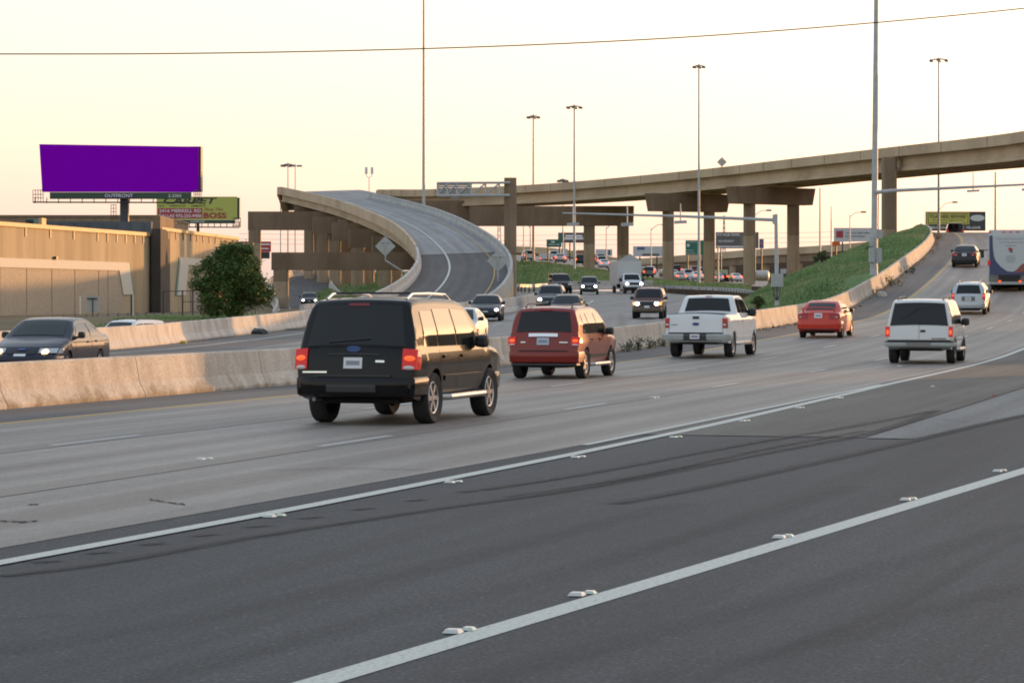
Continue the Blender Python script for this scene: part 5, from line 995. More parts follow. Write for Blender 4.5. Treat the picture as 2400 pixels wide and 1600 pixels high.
def detector(r, x, ya, yb, Y, wpx, hang):
    MB().tube([at(x, hang, Y), at(x, ya, Y)], px(1.6, Y), 6).build('drop_rod', M_GALV, r); MB().box(at(x, (ya+yb)/2, Y), (px(wpx, Y), px(6, Y), px(yb-ya, Y)), Matrix.Rotation(-.05, 3, 'Y')).build('detector_bar', M_SIGNBACK, r)
detector(r, 2281, 445, 450, Y_-.35, 29, 404); detector(r, 2410, 441, 447, Y_-.35, 30, 400); cabinet(r, 2036, 2047, 580, 614, Y_, .4); cabinet(r, 2052, 2065, 581, 616, Y_+.2, .4); cabinet(r, 2038, 2046, 555, 577, Y_, .4, 'junction_box'); cabinet(r, 2054, 2067, 538, 559, Y_+.3, .3, 'junction_box')
MB().tube([at(2059, 452, Y_+.1), at(2057, 600, Y_+.1)], px(1.3, Y_), 5).build('cable', M_DARKSTEEL, r)
Y_ = 150.; r = thing('mast_arm_pole', 'shorter pole behind the barrier with a long arm reaching left over the far road', 'pole', at(1821, 710, Y_))
MB().tube([at(1821, 716, Y_), at(1819, 502, Y_)], [px(5.2, Y_), px(4.2, Y_)], 12).build('pole', M_GALV, r, smooth=40); MB().tube([at(1815, 515.5, Y_), at(1600, 507, Y_), at(1318, 499.5, Y_)], [px(4.2, Y_), px(3.2, Y_), px(1.8, Y_)], 10).build('mast_arm', M_GALV, r, smooth=40)
MB().box(at(1816, 514, Y_), (px(10, Y_), px(9, Y_), px(22, Y_))).build('arm_flange', M_GALV, r)
for x, ya, yb, hang in ((1343, 522, 529, 484), (1470, 522, 530, 484), (1595, 517, 524, 477)): detector(r, x, ya, yb, Y_-.3, 29, hang)
cabinet(r, 1807, 1834, 641, 672, Y_-.1, .45); cabinet(r, 1829, 1842, 630, 641, Y_+.3, .3, 'junction_box')
mb = MB()
for k in range(5): mb.tube([at(1811+k*4.5, 672, Y_-.25), at(1811+k*4.5+1.2*(2-k)*.6, 690, Y_-.3), at(1817+k*1.8, 703, Y_-.15)], px(.9, Y_), 4)
mb.build('cable_loops', M_DARKSTEEL, r)
# diamond warning signs, seen from the back
def diamond(x, y, half, Y, label, post, tilt=0.0, front=None):
    r = thing('warning_sign', label, 'road sign', at(x, y+half, Y)); k = px(half, Y); c_ = at(x, y, Y); mb = MB()
    n = 10; pts = []
    for cx_, cz_ in ((0, k), (k, 0), (0, -k), (-k, 0)): pts.append((c_[0]+cx_, c_[2]+cz_))
    mb.prism(pts, Y, Y+.02).build('sign_plate', M_SIGNBACK, r); q = MB()
    q.tube([at(x-half*.45, y-half*.4, Y-.05), at(x+half*.45, y-half*.4, Y-.05)], px(1.1, Y), 5); q.tube([at(x, y-half*.5, Y-.06), at(x, y+half, Y-.06)], px(1.5, Y), 6); q.tube(post, px(2.0, Y), 6); q.build('post', M_GALV, r)
Yd = 246; diamond(903, 577, 24, Yd, 'back of a diamond sign on a bent post left of the curved ramp', [at(903, 600, Yd), at(903, 610, Yd), at(957, 644, Yd)])
Yd = 216; diamond(1167, 611, 26, Yd, 'back of a large diamond sign on the right parapet of the curved ramp', [at(1167, 636, Yd), at(1167, 668, Yd)])
Yd = 373; diamond(1692, 380, 12, Yd, 'small diamond sign standing on the flyover parapet', [at(1692, 390, Yd), at(1692, 400, Yd)])
# ------------------------------------------------------------------ overhead wire
r = MB(); W_ = [at(x, y, 70) for x, y in ((-900, 122), (-400, 126), (0, 127), (400, 126), (800, 119.5), (1200, 107.5), (1600, 88), (2000, 58), (2400, 20), (2900, -38), (3400, -105))]; W_ = [tuple(p) for p in crom(W_, 8)]
r.tube(W_, .017, 6); props(r.build('overhead_wire', M_DARKSTEEL), 'single overhead wire sagging across the whole sky', 'wire')
# ------------------------------------------------------------------ guardrails
def guardrail(label, pts, hgt=.72, step=1.9, flare=True):
    C = crom([np.array(p) for p in pts], 8); r = thing('guardrail', label, 'guardrail', tuple(C[0])); R = []
    for i, p in enumerate(C):
        d = C[min(i+1, len(C)-1)]-C[max(i-1, 0)]; d /= np.linalg.norm(d[:2]); n = np.array([d[1], -d[0], 0])
        R.append([tuple(p+n*o+np.array([0, 0, hgt+z])) for z, o in ((0, 0), (-.05, -.08), (-.12, -.08), (-.155, 0), (-.19, -.08), (-.26, -.08), (-.31, 0), (-.31, .02), (0, .02))])
    mb = MB(); mb.grid(R, close_v=True); mb.build('rail', M_GALV, r)
    s_ = 0; last = C[0]
    for p in C:
        s_ += np.linalg.norm(p-last); last = p
        if s_ >= step or p is C[0]: s_ = 0; MB().box((p[0], p[1]+.12, p[2]+hgt/2-.1), (.15, .18, hgt)).build('post', plain('weathered_post', (.10, .075, .05), .9), r)
    return r
gr_ = guardrail('long guardrail curving round the far bend, ending in a white flare below the grass hill', [(px(x-1200, Y), Y, zo(Y)+.05) for x, Y in ((1470, 292), (1560, 280), (1640, 266), (1700, 250), (1752, 230), (1776, 214))], step=2.0)
mb = MB(); a_ = Vector(at(1776, 686, 214)); b2 = Vector(at(1788, 702, 200)); n_v = Vector((.05, 0, 0)); MB().add([a_+n_v, a_-n_v, b2-n_v*2, b2+n_v*2, b2+n_v*2+Vector((0, 0, -.45)), b2-n_v*2+Vector((0, 0, -.45)), a_-n_v-Vector((0, 0, .3)), a_+n_v-Vector((0, 0, .3))], [(0, 1, 2, 3), (3, 2, 5, 4), (4, 5, 6, 7), (7, 6, 1, 0), (0, 3, 4, 7), (1, 6, 5, 2)]).build('flared_end', plain('white_end_paint', (.55, .56, .54), .5), gr_)
MB().box(at(1798, 698, 212), (.55, .4, .75)).build('crash_pad', plain('crash_pad_dark', (.045, .032, .025), .8), gr_)
guardrail('short guardrail by the gantry column in front of the sunlit bank', [(px(x-1200, Y), Y, 2+px(692-y, Y)) for x, y, Y in ((1206, 682, 276), (1240, 683, 286), (1290, 680, 296))], step=1.8)
MB().box(at(1293, 666, 290), (.95, .5, 1.15)); r = thing('crash_cushion', 'dark brown crash cushion left of the black oncoming SUV', 'crash cushion', at(1294, 680, 290))
mb = MB()
for k in range(3): mb.box(at(1287+k*6.5, 667, 290+k*.2), (.27, .8, 1.05), None, .94)
mb.build('cushion_bay', plain('crash_pad_dark', (.045, .032, .025), .8), r)
wl = [at(x, y, Y) for x, y, Y in ((1190, 688, 306), (1345, 679, 304), (1460, 678, 302), (1530, 677, 299))]
barrier('low_wall', 'low grey concrete wall behind the oncoming cars on the far bend', wl, 8, M_BARRIER2, hs=1.15)
# ------------------------------------------------------------------ road under the ramp (left)
cp = [at(760, 760, 215), at(752, 735, 252), at(735, 719, 290), at(712, 694, 325), at(706, 668, 365), at(745, 650, 400), at(820, 640, 430)]
C = crom(cp, 8); rows, uvs = [], []
for i, p in enumerate(C):
    d = C[min(i+1, len(C)-1)]-C[max(i-1, 0)]; d /= np.linalg.norm(d[:2]); n = np.array([d[1], -d[0], 0]); rows.append([tuple(p+n*o) for o in (-3.6, 0, 3.6)]); uvs.append([(o, i*6.) for o in (-3.6, 0, 3.6)])
und = strip(rows, uvs, 'underpass_road', M_RAMP_ASPH, kind='structure')
strip([[tuple(np.array(r[0])*.72+np.array(r[1])*.28+np.array([0, 0, .02])), tuple(np.array(r[0])*.69+np.array(r[1])*.31+np.array([0, 0, .02]))] for r in rows], [[(0, i), (.2, i)] for i in range(len(rows))], 'white_edge_line', M_WHITE_LINE, und)
barrier('curved_wall', 'sunlit tan barrier curving round the road under the ramp', [(r[0][0]-.3, r[0][1], r[0][2]) for r in rows], 9, M_BARRIER2, hs=1.25)
barrier('curved_wall', 'short tan barrier end beside the headlights under the ramp', [(r[2][0]+.3, r[2][1], r[2][2]) for r in rows[18:42]], 9, M_BARRIER2, hs=1.0)
# ------------------------------------------------------------------ warehouse at the left
M_WALL = rough_mat('ribbed_wall_tan', (.36, .285, .185), (.43, .345, .23), scale=.25, fine=9, fineamt=.10, stretch=(1, 1, .12), streak=(.55, .55, .05)); M_PANEL = rough_mat('exposed_aggregate_panel', (.33, .275, .21), (.45, .38, .30), scale=6, fine=22, fineamt=.30)
M_FRAME = plain('pale_wall_band', (.50, .48, .43), .8); M_TEAL = plain('teal_trim', (.075, .17, .14), .7); M_COPE = plain('metal_coping_tan', (.40, .27, .13), .6); M_SLATE = rough_mat('slate_metal_roof', (.085, .10, .115), (.12, .135, .15), scale=.5, fine=6, fineamt=.12); M_DBROWN = rough_mat('dark_brown_pilaster', (.050, .042, .038), (.068, .058, .052), scale=.6, fine=6, fineamt=.1)
def wallpt(A, B, u, z, out=0.0):
    d = Vector((B[0]-A[0], B[1]-A[1], 0)); n = Vector((d.y, -d.x, 0)).normalized(); p = Vector((A[0], A[1], 0))+d*u+n*out; return (p.x, p.y, z)
def wbox(A, B, u0, u1, z0, z1, o0, o1, nm, mat, root):
    v = [wallpt(A, B, u, z, o) for o in (o0, o1) for u, z in ((u0, z0), (u1, z0), (u1, z1), (u0, z1))]
    return MB().add(v, [(0, 1, 2, 3), (7, 6, 5, 4), (0, 4, 5, 1), (1, 5, 6, 2), (2, 6, 7, 3), (3, 7, 4, 0)]).build(nm, mat, root)
def wpoly(A, B, poly, o0, o1, nm, mat, root):
    n = len(poly); v = [wallpt(A, B, u, z, o) for o in (o0, o1) for u, z in poly]
    return MB().add(v, [tuple(range(n)), tuple(range(2*n-1, n-1, -1))]+[(i, (i+1) % n, (i+1) % n+n, i+n) for i in range(n)]).build(nm, mat, root)
Y0, Y1 = 190., 225.; A = at(0, 700, Y0); B = at(357, 700, Y1); xt = 2+px(692-529, Y0)
def uof(x):            # share along the wall for photo column x
    lo, hi = -2., 2.
    for _ in range(50):
        m_ = (lo+hi)/2; p = wallpt(A, B, m_, 0); xx = 1200+p[0]/p[1]*FPX
        if xx < x: lo = m_
        else: hi = m_
    return m_
wh = thing('warehouse', 'long tan warehouse with ribbed sunlit wall and pale band at the left edge', 'building', (A[0], A[1], .3))
ZT = xt; ZF = 2+px(692-604, Y0); ZF2 = 2+px(692-626, Y0); Zb = .2
wbox(A, B, -.7, 1.0, Zb, ZT, -14, 0, 'wall', M_WALL, wh); wbox(A, B, -.72, 1.02, ZT, ZT+.28, -14, .14, 'coping', M_COPE, wh)
for x in (59, 117, 172, 228, 251, 273, 294, 315, 335): u = uof(x); wbox(A, B, u-.003, u+.003, ZT-.62, ZT-.02, .004, .06, 'roof_drain', M_DARKSTEEL, wh)
uR, uR2, uB = uof(300), uof(277), uof(311)
wpoly(A, B, [(-.7, ZF), (uR, ZF), (uof(310), 2.05), (uof(287), 2.05), (uR2, ZF2), (-.7, ZF2)], .003, .10, 'pale_band', M_FRAME, wh); wpoly(A, B, [(uR, ZF), (uof(303), ZF), (uof(314), 2.05), (uof(310), 2.05)], .003, .07, 'teal_trim', M_TEAL, wh)
xs = [-60, -2, 61, 120, 174, 230, 252, 287]
for i in range(len(xs)-1):
    u0, u1 = uof(xs[i]), uof(xs[i+1]); zt_ = ZF2-.02
    if i == len(xs)-2: wpoly(A, B, [(u0+.002, Zb), (u1-.002, Zb), (u1-.002, 2.1), (uR2-.004, zt_), (u0+.002, zt_)], .004, .035, 'wall_panel', M_PANEL, wh)
    else: wbox(A, B, u0+.003, u1-.003, Zb, zt_, .004, .035, 'wall_panel', M_PANEL, wh)
ZL = 2+px(692-601, Y0); u = uof(126); wbox(A, B, u-.004, u+.006, ZL-.05, ZL+.15, .01, .25, 'wall_lamp', M_DARKSTEEL, wh)
u = uof(186); wbox(A, B, u-.006, u+.006, .3, 2-px(1, Y0), .04, .06, 'white_downpipe', M_FRAME, wh)
# things on the roof
p0, p1 = at(60, 522, 212), at(98, 512, 212); rt = thing('roof_unit', 'small teal and tan air unit on the warehouse roof', 'roof unit', (p0[0], 212, p0[2]-1)); MB().bbox((p0[0], 212, p0[2]-1.0), (px(90-1200, 212), 214, p1[2])).build('casing', plain('unit_teal', (.13, .19, .18), .6), rt); MB().bbox((px(90.2-1200, 212), 212, p0[2]-1.0), (p1[0], 214, p1[2]+.05)).build('side_panel', M_COPE, rt); MB().bbox((p0[0]+.02, 211.9, p0[2]-.6), (px(78-1200, 212), 211.99, p1[2]-.1)).build('vent_grille', M_INT, rt)
r = thing('roof_monitor', 'slate blue metal roof section behind the tan parapet', 'roof', at(230, 548, 246)); a_ = at(60, 519, 246); b2 = at(354, 519, 246); MB().bbox((a_[0], 246, 3), (b2[0], 262, a_[2])).build('slate_wall', M_SLATE, r); q = at(100, 519, 245.9)
for k in range(9): xx = a_[0]+(b2[0]-a_[0])*(k+.5)/9; MB().bbox((xx-.05, 245.93, 4), (xx+.05, 245.99, a_[2]-.1)).build('seam', M_SLATE, r)
r = thing('rear_building', 'brown flat-roofed building behind the warehouse with level top edge', 'building', at(180, 505, 300)); a_ = at(-60, 504, 300); b2 = at(366, 504, 300); MB().bbox((a_[0], 300, .5), (b2[0], 330, a_[2]-.25)).build('wall', M_COL_UP, r); MB().bbox((a_[0]-.1, 299.9, a_[2]-.246), (b2[0]+.1, 330.1, a_[2])).build('coping', M_BROWN, r)
# pilaster and second hall
r = thing('pilaster', 'tall dark brown pier between the two warehouse halls', 'wall', at(366, 740, 224)); a_ = at(354.5, 748, 224); b2 = at(376.5, 505, 224); MB().bbox((a_[0], 224, .2), (b2[0], 236, 2+px(692-536, 224))).build('lower_shaft', M_DBROWN, r); MB().bbox((a_[0]-.02, 225, 2+px(692-535.6, 224)), (px(372-1200, 224), 236, b2[2])).build('upper_shaft', M_BROWN, r)
Y0, Y1 = 226., 264.; A = at(376, 700, Y0); B = at(556, 700, Y1); ZT2 = 2+px(692-540, Y0); w2 = thing('warehouse', 'second tan warehouse hall behind the bushy tree, its wall half in shade', 'building', (A[0], A[1], .3)); ZT = ZT2
wbox(A, B, 0, 1, .2, ZT, -.62, 0, 'wall', M_WALL, w2); wbox(A, B, .55, .995, .2, ZT-.1, -12, -.63, 'rear_wing', M_WALL, w2); wbox(A, B, 0, 1.01, ZT, ZT+.26, -.62, .14, 'coping', M_COPE, w2)
for x in (394, 412, 429, 446, 461, 475, 490, 504, 518): u = uof(x); wbox(A, B, u-.004, u+.004, ZT-.6, ZT-.02, .004, .06, 'roof_drain', M_DARKSTEEL, w2)
ZF = 2+px(692-602, 232); wpoly(A, B, [(uof(413), 2.0), (uof(432), 2.0), (uof(440), ZF-.6), (uof(560), ZF-.6), (uof(560), ZF), (uof(421), ZF)], .003, .10, 'pale_band', M_FRAME, w2); wpoly(A, B, [(uof(409), 2.0), (uof(413), 2.0), (uof(421), ZF), (uof(418), ZF)], .003, .07, 'teal_trim', M_TEAL, w2)
wbox(A, B, uof(446), uof(475), .4, 2+px(692-650, 236), .01, .06, 'steel_door', plain('grey_door', (.15, .16, .17), .5), w2)
# chain fence along the foot
fr = thing('chain_fence', 'low wire fence with dark posts along the foot of the warehouse', 'fence', at(250, 745, 176)); fp = [at(-20, 752, 172), at(150, 744, 176), at(300, 737, 182), at(420, 733, 186)]; Cf = crom(fp, 6)
for i, p in enumerate(Cf[::1]): MB().tube([(p[0], p[1], p[2]-.9), (p[0], p[1], p[2]+.12)], .03, 5).build('post', M_DARKSTEEL, fr)
mb = MB(); mb.tube([tuple(p) for p in Cf], .018, 4); 
for k in range(1, 5): mb.tube([tuple(p-np.array([0, 0, .19*k])) for p in Cf], .008, 3)
for i in range(len(Cf)-1):
    for k in range(8): q = Cf[i]*(1-k/8)+Cf[i+1]*k/8; mb.tube([tuple(q), tuple(q-np.array([0, 0, .85]))], .006, 3, False)
mb.build('wire_mesh', M_RIMD, fr)
r = thing('gate_frame', 'tall wire gate frame between warehouse and bushy tree', 'fence', at(420, 740, 178)); mb = MB()
for x, y0 in ((383, 682), (428, 680), (452, 672), (472, 675)): mb.tube([at(x, 745, 178), at(x, y0, 178)], px(2.0, 178), 5)
mb.tube([at(383, 683, 178), at(472, 681, 178)], px(.9, 178), 4); mb.tube([at(428, 707, 178), at(472, 707, 178)], px(.8, 178), 4); mb.build('frame', M_DARKSTEEL, r)
for x in (308,): r = thing('post', 'white and brown post standing at the pale band corner', 'pole', at(x, 742, 180)); MB().bbox(at(x-2, 745, 180), at(x+2, 690, 180.2)).build('brown_post', M_DARKSTEEL, r); MB().bbox(at(x+2.3, 745, 180), at(x+5, 691, 180.2)).build('white_post', M_FRAME, r)
r = thing('notice_board', 'small pale board with a T-shaped bracket in front of the warehouse panels', 'sign', at(216, 745, 178)); MB().bbox(at(202, 731, 178), at(232, 692, 178.06)).build('board', plain('board_grey', (.36, .37, .34), .6), r); mb = MB(); mb.tube([at(204, 699.5, 177.9), at(228, 699.5, 177.9)], px(1.6, 178), 5); mb.tube([at(217, 700, 177.9), at(217, 745, 177.9)], px(1.3, 178), 5); mb.build('bracket', M_DARKSTEEL, r)
# ------------------------------------------------------------------ billboards
def billboard(label, x0, x1, y0, y1, Y, face, apron=None, polex=None, polew=22, ybase=680, name='billboard', catwalk=True, sidebar=True, corners=None):
    r = thing(name, label, 'billboard', (px((x0+x1)/2-1200, Y), Y, zground(0, Y))); W2 = lambda x, y, d=0: (px(x-1200, Y), Y+d, 2+px(692-y, Y))
    MB().prism([(W2(x, y)[0], W2(x, y)[2]) for x, y in (corners or ((x0, y0), (x1, y0), (x1, y1), (x0, y1)))], Y, Y+.25).build('face', face, r)
    MB().bbox(W2(x0+4, y1-2, .30), W2(x1+(5 if sidebar else 0), y0+2, 1.9)).build('back_face', M_DARKSTEEL, r)
    if apron: MB().bbox(W2(x0+apron[0], y1+apron[1], -.1), W2(x1-apron[0]*.7, y1+.4, .25)).build('apron', plain('green_apron', (.026, .062, .040), .5), r)
    if catwalk:
        mb = MB(); yb = y1+(apron[1] if apron else 0)
        for d in (-1.1, -.2): mb.tube([W2(x0-11, yb+8, d), W2(x1+5, yb+9, d)], px(1.3, Y), 4)
        for k in range(15): x = x0-11+(x1-x0+16)*k/14; mb.tube([W2(x, yb+9, -1.1), W2(x, yb+9, .2)], px(.9, Y), 4); mb.tube([W2(x, yb+9, -.15), W2(x, yb-3, .1)], px(1.0, Y), 4)
        for xa, xb in ((x0-12, x0+12), (x1-8, x1+9)):
            for yy in (y1-4, y1+6, y1+14): mb.tube([W2(xa, yy, -.9), W2(xb, yy, -.9)], px(.7, Y), 4)
            for k in range(5): x = xa+(xb-xa)*k/4; mb.tube([W2(x, y1-4, -.9), W2(x, yb+9, -.9)], px(.7, Y), 4)
        mb.build('catwalk', M_DARKSTEEL, r)
    if polex:
        MB().tube([(px(polex-1200, Y), Y+1.0, zground(0, Y)), W2(polex, y1+4, 1.0)], px(polew, Y)/2, 16).build('pole', plain('pole_dark_grey', (.045, .05, .06), .5), r, smooth=40)
    return r, W2
M_PURPLE = plain('purple_sheet', (.24, 0.0, .50), .9, spec=.05)
r, W2 = billboard('huge plain purple billboard on a dark pole above the warehouse', 93, 465, 341, 450.5, 262, M_PURPLE, (24, 16), 288.5, 22, corners=((92, 338), (464.5, 344), (465, 450.5), (99, 449.5)))
TXT_W = plain('white_lettering', (.62, .63, .64), .6); TXT_N = plain('navy_plaque', (.035, .035, .09), .5)
MB().prism([(W2(x, y)[0], W2(x, y)[2]) for x, y in ((244, 453), (318, 453), (314, 464.5), (244, 464.5))], 261.84, 261.895).build('name_plaque', TXT_N, r)
text_mesh('OUTFRONT', px(66, 262), px(8, 262), TXT_W, r, facing(W2(279, 458.6, -.17), 0, ORG[r.name]), bold=.015); text_mesh('2-2303', px(30, 262), px(7, 262), TXT_W, r, facing(W2(410, 459, -.105), 0, ORG[r.name]), bold=.01)
mb = MB()
for x in (258, 264, 270): mb.tube([W2(x, 478, .6), W2(x, 514, .6)], px(.7, 262), 4)
for y in (480, 488, 496, 504): mb.tube([W2(258, y, .6), W2(270, y, .6)], px(.6, 262), 4)
mb.build('ladder', M_DARKSTEEL, r)
M_LIME = plain('lime_sheet', (.40, .43, .10), .7); M_CRIM = plain('crimson_sheet', (.33, .035, .05), .7)
r, W2 = billboard('lime green carpet shop billboard with crimson address panel, right of the purple one', 367, 556, 461, 515, 520, M_LIME, (8, 9), 463, 8, catwalk=True)
MB().bbox(W2(370, 512, -.03), W2(474, 488, -.01)).build('address_panel', M_CRIM, r); q = ORG[r.name]
text_mesh('2416 MERRELL RD', px(98, 520), px(8, 520), TXT_W, r, facing(W2(422, 494, -.05), 0, q), bold=.02); text_mesh('DALLAS 972-255-9900', px(100, 520), px(8, 520), TXT_W, r, facing(W2(422, 506, -.05), 0, q), bold=.02)
TXT_K = plain('black_lettering', (.03, .03, .03), .6); text_mesh('CARPET', px(126, 520), px(15, 520), TXT_K, r, facing(W2(446, 470.5, -.03), 0, q), bold=.03, shear=.25); [text_mesh(tx_, px(w_, 520), px(4, 520), TXT_K, r, facing(W2(cx_, 482.5, -.03), 0, q), bold=.02) for tx_, cx_, w_ in (('TILE', 377, 16), ('HARDWOOD', 416, 38), ('LAMINATE', 465, 34))]
text_mesh('Shop The', px(44, 520), px(9, 520), M_CRIM, r, facing(W2(500, 491.5, -.03), 0, q), bold=.01, shear=.3); text_mesh('BOSS', px(54, 520), px(14, 520), M_CRIM, r, facing(W2(504, 505, -.03), 0, q), bold=.04)
text_mesh('OUTFRONT', px(34, 520), px(4, 520), TXT_W, r, facing(W2(463, 519.5, -.12), 0, q), bold=.02)
# red banner building
r = thing('red_billboard', 'red and black shop sign seen between the upper left pier columns', 'sign', at(605, 640, 560)); W2 = lambda x, y, d=0: (px(x-1200, 560), 560+d, 2+px(692-y, 560))
MB().bbox(W2(556, 590), W2(635, 566, .5)).build('sign_panel', plain('banner_red', (.36, .03, .035), .6), r); MB().bbox(W2(556, 606, .1), W2(632, 590.3, .5)).build('lower_panel', M_DARKSTEEL, r); MB().bbox(W2(556, 570.6, -.05), W2(633, 574.6, -.01)).build('white_stripe', TXT_W, r); MB().bbox(W2(560, 584, -.05), W2(630, 581, -.01)).build('white_stripe', TXT_W, r); MB().bbox(W2(600, 690, .1), W2(606, 606.3, .4)).build('support_post', M_DARKSTEEL, r); MB().bbox(W2(570, 690, .1), W2(576, 606.3, .4)).build('support_post', M_DARKSTEEL, r)
# billboard over the crest
r, W2 = billboard('yellow and grey warning billboard beyond the ramp crest', 2170, 2310, 496, 541, 420, plain('charcoal_sheet', (.045, .045, .05), .6), None, None, catwalk=False, sidebar=False); q = ORG[r.name]
MB().bbox(W2(2172, 526, -.03), W2(2272, 498, -.01)).build('yellow_panel', plain('yellow_sheet', (.48, .46, .10), .6), r); mb = MB()
for a_, b2 in (((2175, 523.4), (2269, 522.2)), ((2175, 501.2), (2269, 500))): mb.bbox(W2(a_[0], a_[1], -.05), W2(b2[0], b2[1], -.031))
for a_, b2 in (((2175, 523.4), (2176.2, 500)), ((2267.8, 523.4), (2269, 500))): mb.bbox(W2(a_[0], a_[1], -.052), W2(b2[0], b2[1], -.033))
mb.build('black_border', TXT_K, r)
text_mesh('POACHERS BEWARE', px(84, 420), px(8.5, 420), TXT_K, r, facing(W2(2222, 507.5, -.05), 0, q), bold=.02); text_mesh("We've Got Our Sights On You!", px(76, 420), px(6, 420), TXT_K, r, facing(W2(2222, 516.5, -.05), 0, q)); text_mesh('OPERATION GAME THIEF  792-GAME', px(124, 420), px(6, 420), TXT_W, r, facing(W2(2236, 533.5, -.03), 0, q), bold=.02)
mb = MB(); mb.add([(W2(2291, 511)[0]+px(17, 420)*math.cos(a_), 419.96, W2(0, 511)[2]+px(7.5, 420)*math.sin(a_)) for a_ in np.linspace(0, 6.283, 25)[:-1]], [tuple(range(24))]); mb.build('oval_logo', plain('oval_white', (.5, .53, .53), .5), r)
# smaller billboards in the distance
def far_board(label, x0, x1, y0, y1, Y, mat, lines=(), posts=None, ybase=640):
    r = thing('billboard', label, 'billboard', at((x0+x1)/2, ybase, Y)); W2 = lambda x, y, d=0: (px(x-1200, Y), Y+d, 2+px(692-y, Y)); MB().bbox(W2(x0, y1), W2(x1, y0, .6)).build('face', mat, r)
    for x in (posts or [(x0+x1)/2]): MB().tube([W2(x, ybase, .3), W2(x, y1+.3, .3)], px(1.8, Y), 6).build('post', M_DARKSTEEL, r)
    for tx, cx_, cy_, w_, h_, mt in lines:
        if tx: text_mesh(tx, px(w_, Y), px(h_, Y), mt, r, facing(W2(cx_, cy_, -.05), 0, ORG[r.name]), bold=.02)
        else: MB().bbox(W2(cx_-w_/2, cy_+h_/2, -.05), W2(cx_+w_/2, cy_-h_/2, -.01)).build('print_block', mt, r)
    return r, W2
G1 = plain('far_grey_white', (.44, .46, .47), .6); GD = plain('far_charcoal', (.10, .095, .095), .6); GR = plain('highway_green', (.02, .135, .095), .5); GB = plain('far_blue', (.10, .12, .22), .6)
far_board('white billboard with red square logo beyond the lower flyover', 1955, 2060, 534, 566, 560, G1, [('', 1968, 549, 16, 16, M_CRIM), ('YOUR LOCAL CREDIT UNION', 2010, 546, 58, 4, GB), ('FOR THE WAY FORWARD', 2004, 554, 46, 4, GB)], [1975, 2040])
far_board("dark grey billboard reading IT'S YOUR TOWN behind the second pier", 1678, 1778, 544, 582, 520, GD, [("IT'S YOUR TOWN", 1707, 550, 52, 7, TXT_W), ('NO HOLIDAY', 1702, 565, 36, 5, TXT_W), ('', 1745, 562, 20, 26, plain('far_brown', (.17, .14, .12), .7)), ('', 1712, 578, 66, 3, TXT_W)], [1690, 1760])
far_board('pale blue and white sign board leaning right of the dark billboard', 1780, 1790, 560, 582, 524, GB, [('', 1785, 570, 4, 6, plain('far_orange', (.5, .2, .05), .6))], [1785])
far_board('white billboard with dark oval badge left of the first double pier', 1484, 1554, 577, 601, 560, G1, [('', 1502, 582, 18, 7, GB), ('', 1525, 597, 40, 5, GD)], [1500, 1540])
far_board('small white billboard with a dark figure under the long pier cap', 1396, 1435, 584, 600, 600, G1, [('', 1428, 592, 4, 10, TXT_K)], [1415])
far_board('dark billboard with white text block left of the first round column', 1308, 1372, 545, 569, 540, plain('far_dark_red', (.10, .07, .065), .6), [('', 1345, 553, 40, 5, TXT_W), ('', 1345, 559, 44, 5, TXT_W), ('', 1312, 556, 8, 18, GR)], [1324, 1336], 610)
far_board('green highway sign under the long pier cap at the left', 1281, 1316, 561, 579, 470, GR, [('', 1296, 567, 8, 4, TXT_W), ('Walnut Hill', 1298, 573, 26, 3.5, TXT_W)], [1285, 1312], 612)
far_board('green highway sign with route shield behind the first double pier', 1607, 1652, 563, 597, 470, GR, [('Northwest Hwy', 1622, 567, 24, 3, TXT_W), ('', 1613, 575, 6, 6, TXT_W), ('Royal Ln', 1617, 587, 18, 3, TXT_W), ('Forest Ln', 1619, 593, 20, 3, TXT_W)], [1612, 1648], 660)
far_board('orange construction sign beside the lower flyover', 1951, 1969, 566, 576, 380, plain('sign_orange', (.62, .13, .02), .5), [], [1960], 606)
far_board('small white sign on a post right of the gantry column', 1230, 1236, 590, 600, 430, TXT_W, [], [1233], 618); far_board('grey sign back under the lower ramp beam', 868, 880, 614, 629, 330, M_SIGNBACK, [], [874], 660)
# ------------------------------------------------------------------ distant flyover, jam road, wall
fl = thing('distant_flyover', 'far tan flyover behind the traffic jam, sweeping across under the main flyover', 'flyover', at(1700, 640, 620))
TOP = crom([at(x, y, Y) for x, y, Y in ((1180, 577, 640), (1240, 578, 636), (1310, 583, 632), (1400, 596, 628), (1475, 606, 622), (1600, 598, 612), (1760, 585, 600), (1900, 577, 590), (2030, 567, 580), (2180, 552, 570))], 6)
def dsw(nm, z0, z1, d0, d1, mat):
    R = [[(p[0], p[1]+d0, p[2]+z0), (p[0], p[1]+d1, p[2]+z0), (p[0], p[1]+d1, p[2]+z1), (p[0], p[1]+d0, p[2]+z1)] for p in TOP]; mb = MB(); mb.grid(R, close_v=True); mb.f += [(0, 1, 2, 3)]; mb.build(nm, mat, fl)
dsw('parapet', -1.25, 0, 0, .3, M_TAN); dsw('deck', -1.5, -1.26, .1, 9, M_TAN); dsw('girder', -3.1, -1.51, .8, 1.3, M_COL_UP); dsw('girder', -3.1, -1.51, 7, 7.5, M_COL_UP)
for x, Y in ((1560, 612), (1640, 606), (1720, 601), (1800, 596), (1878, 590), (1960, 585), (2040, 580)):
    zt_ = np.interp(px(x-1200, Y), [p[0] for p in TOP], [p[2] for p in TOP])-3.1; col_mesh(fl, (px(x-1200, Y), Y+4), 1.3, 3, float(zt_), hgt=99)
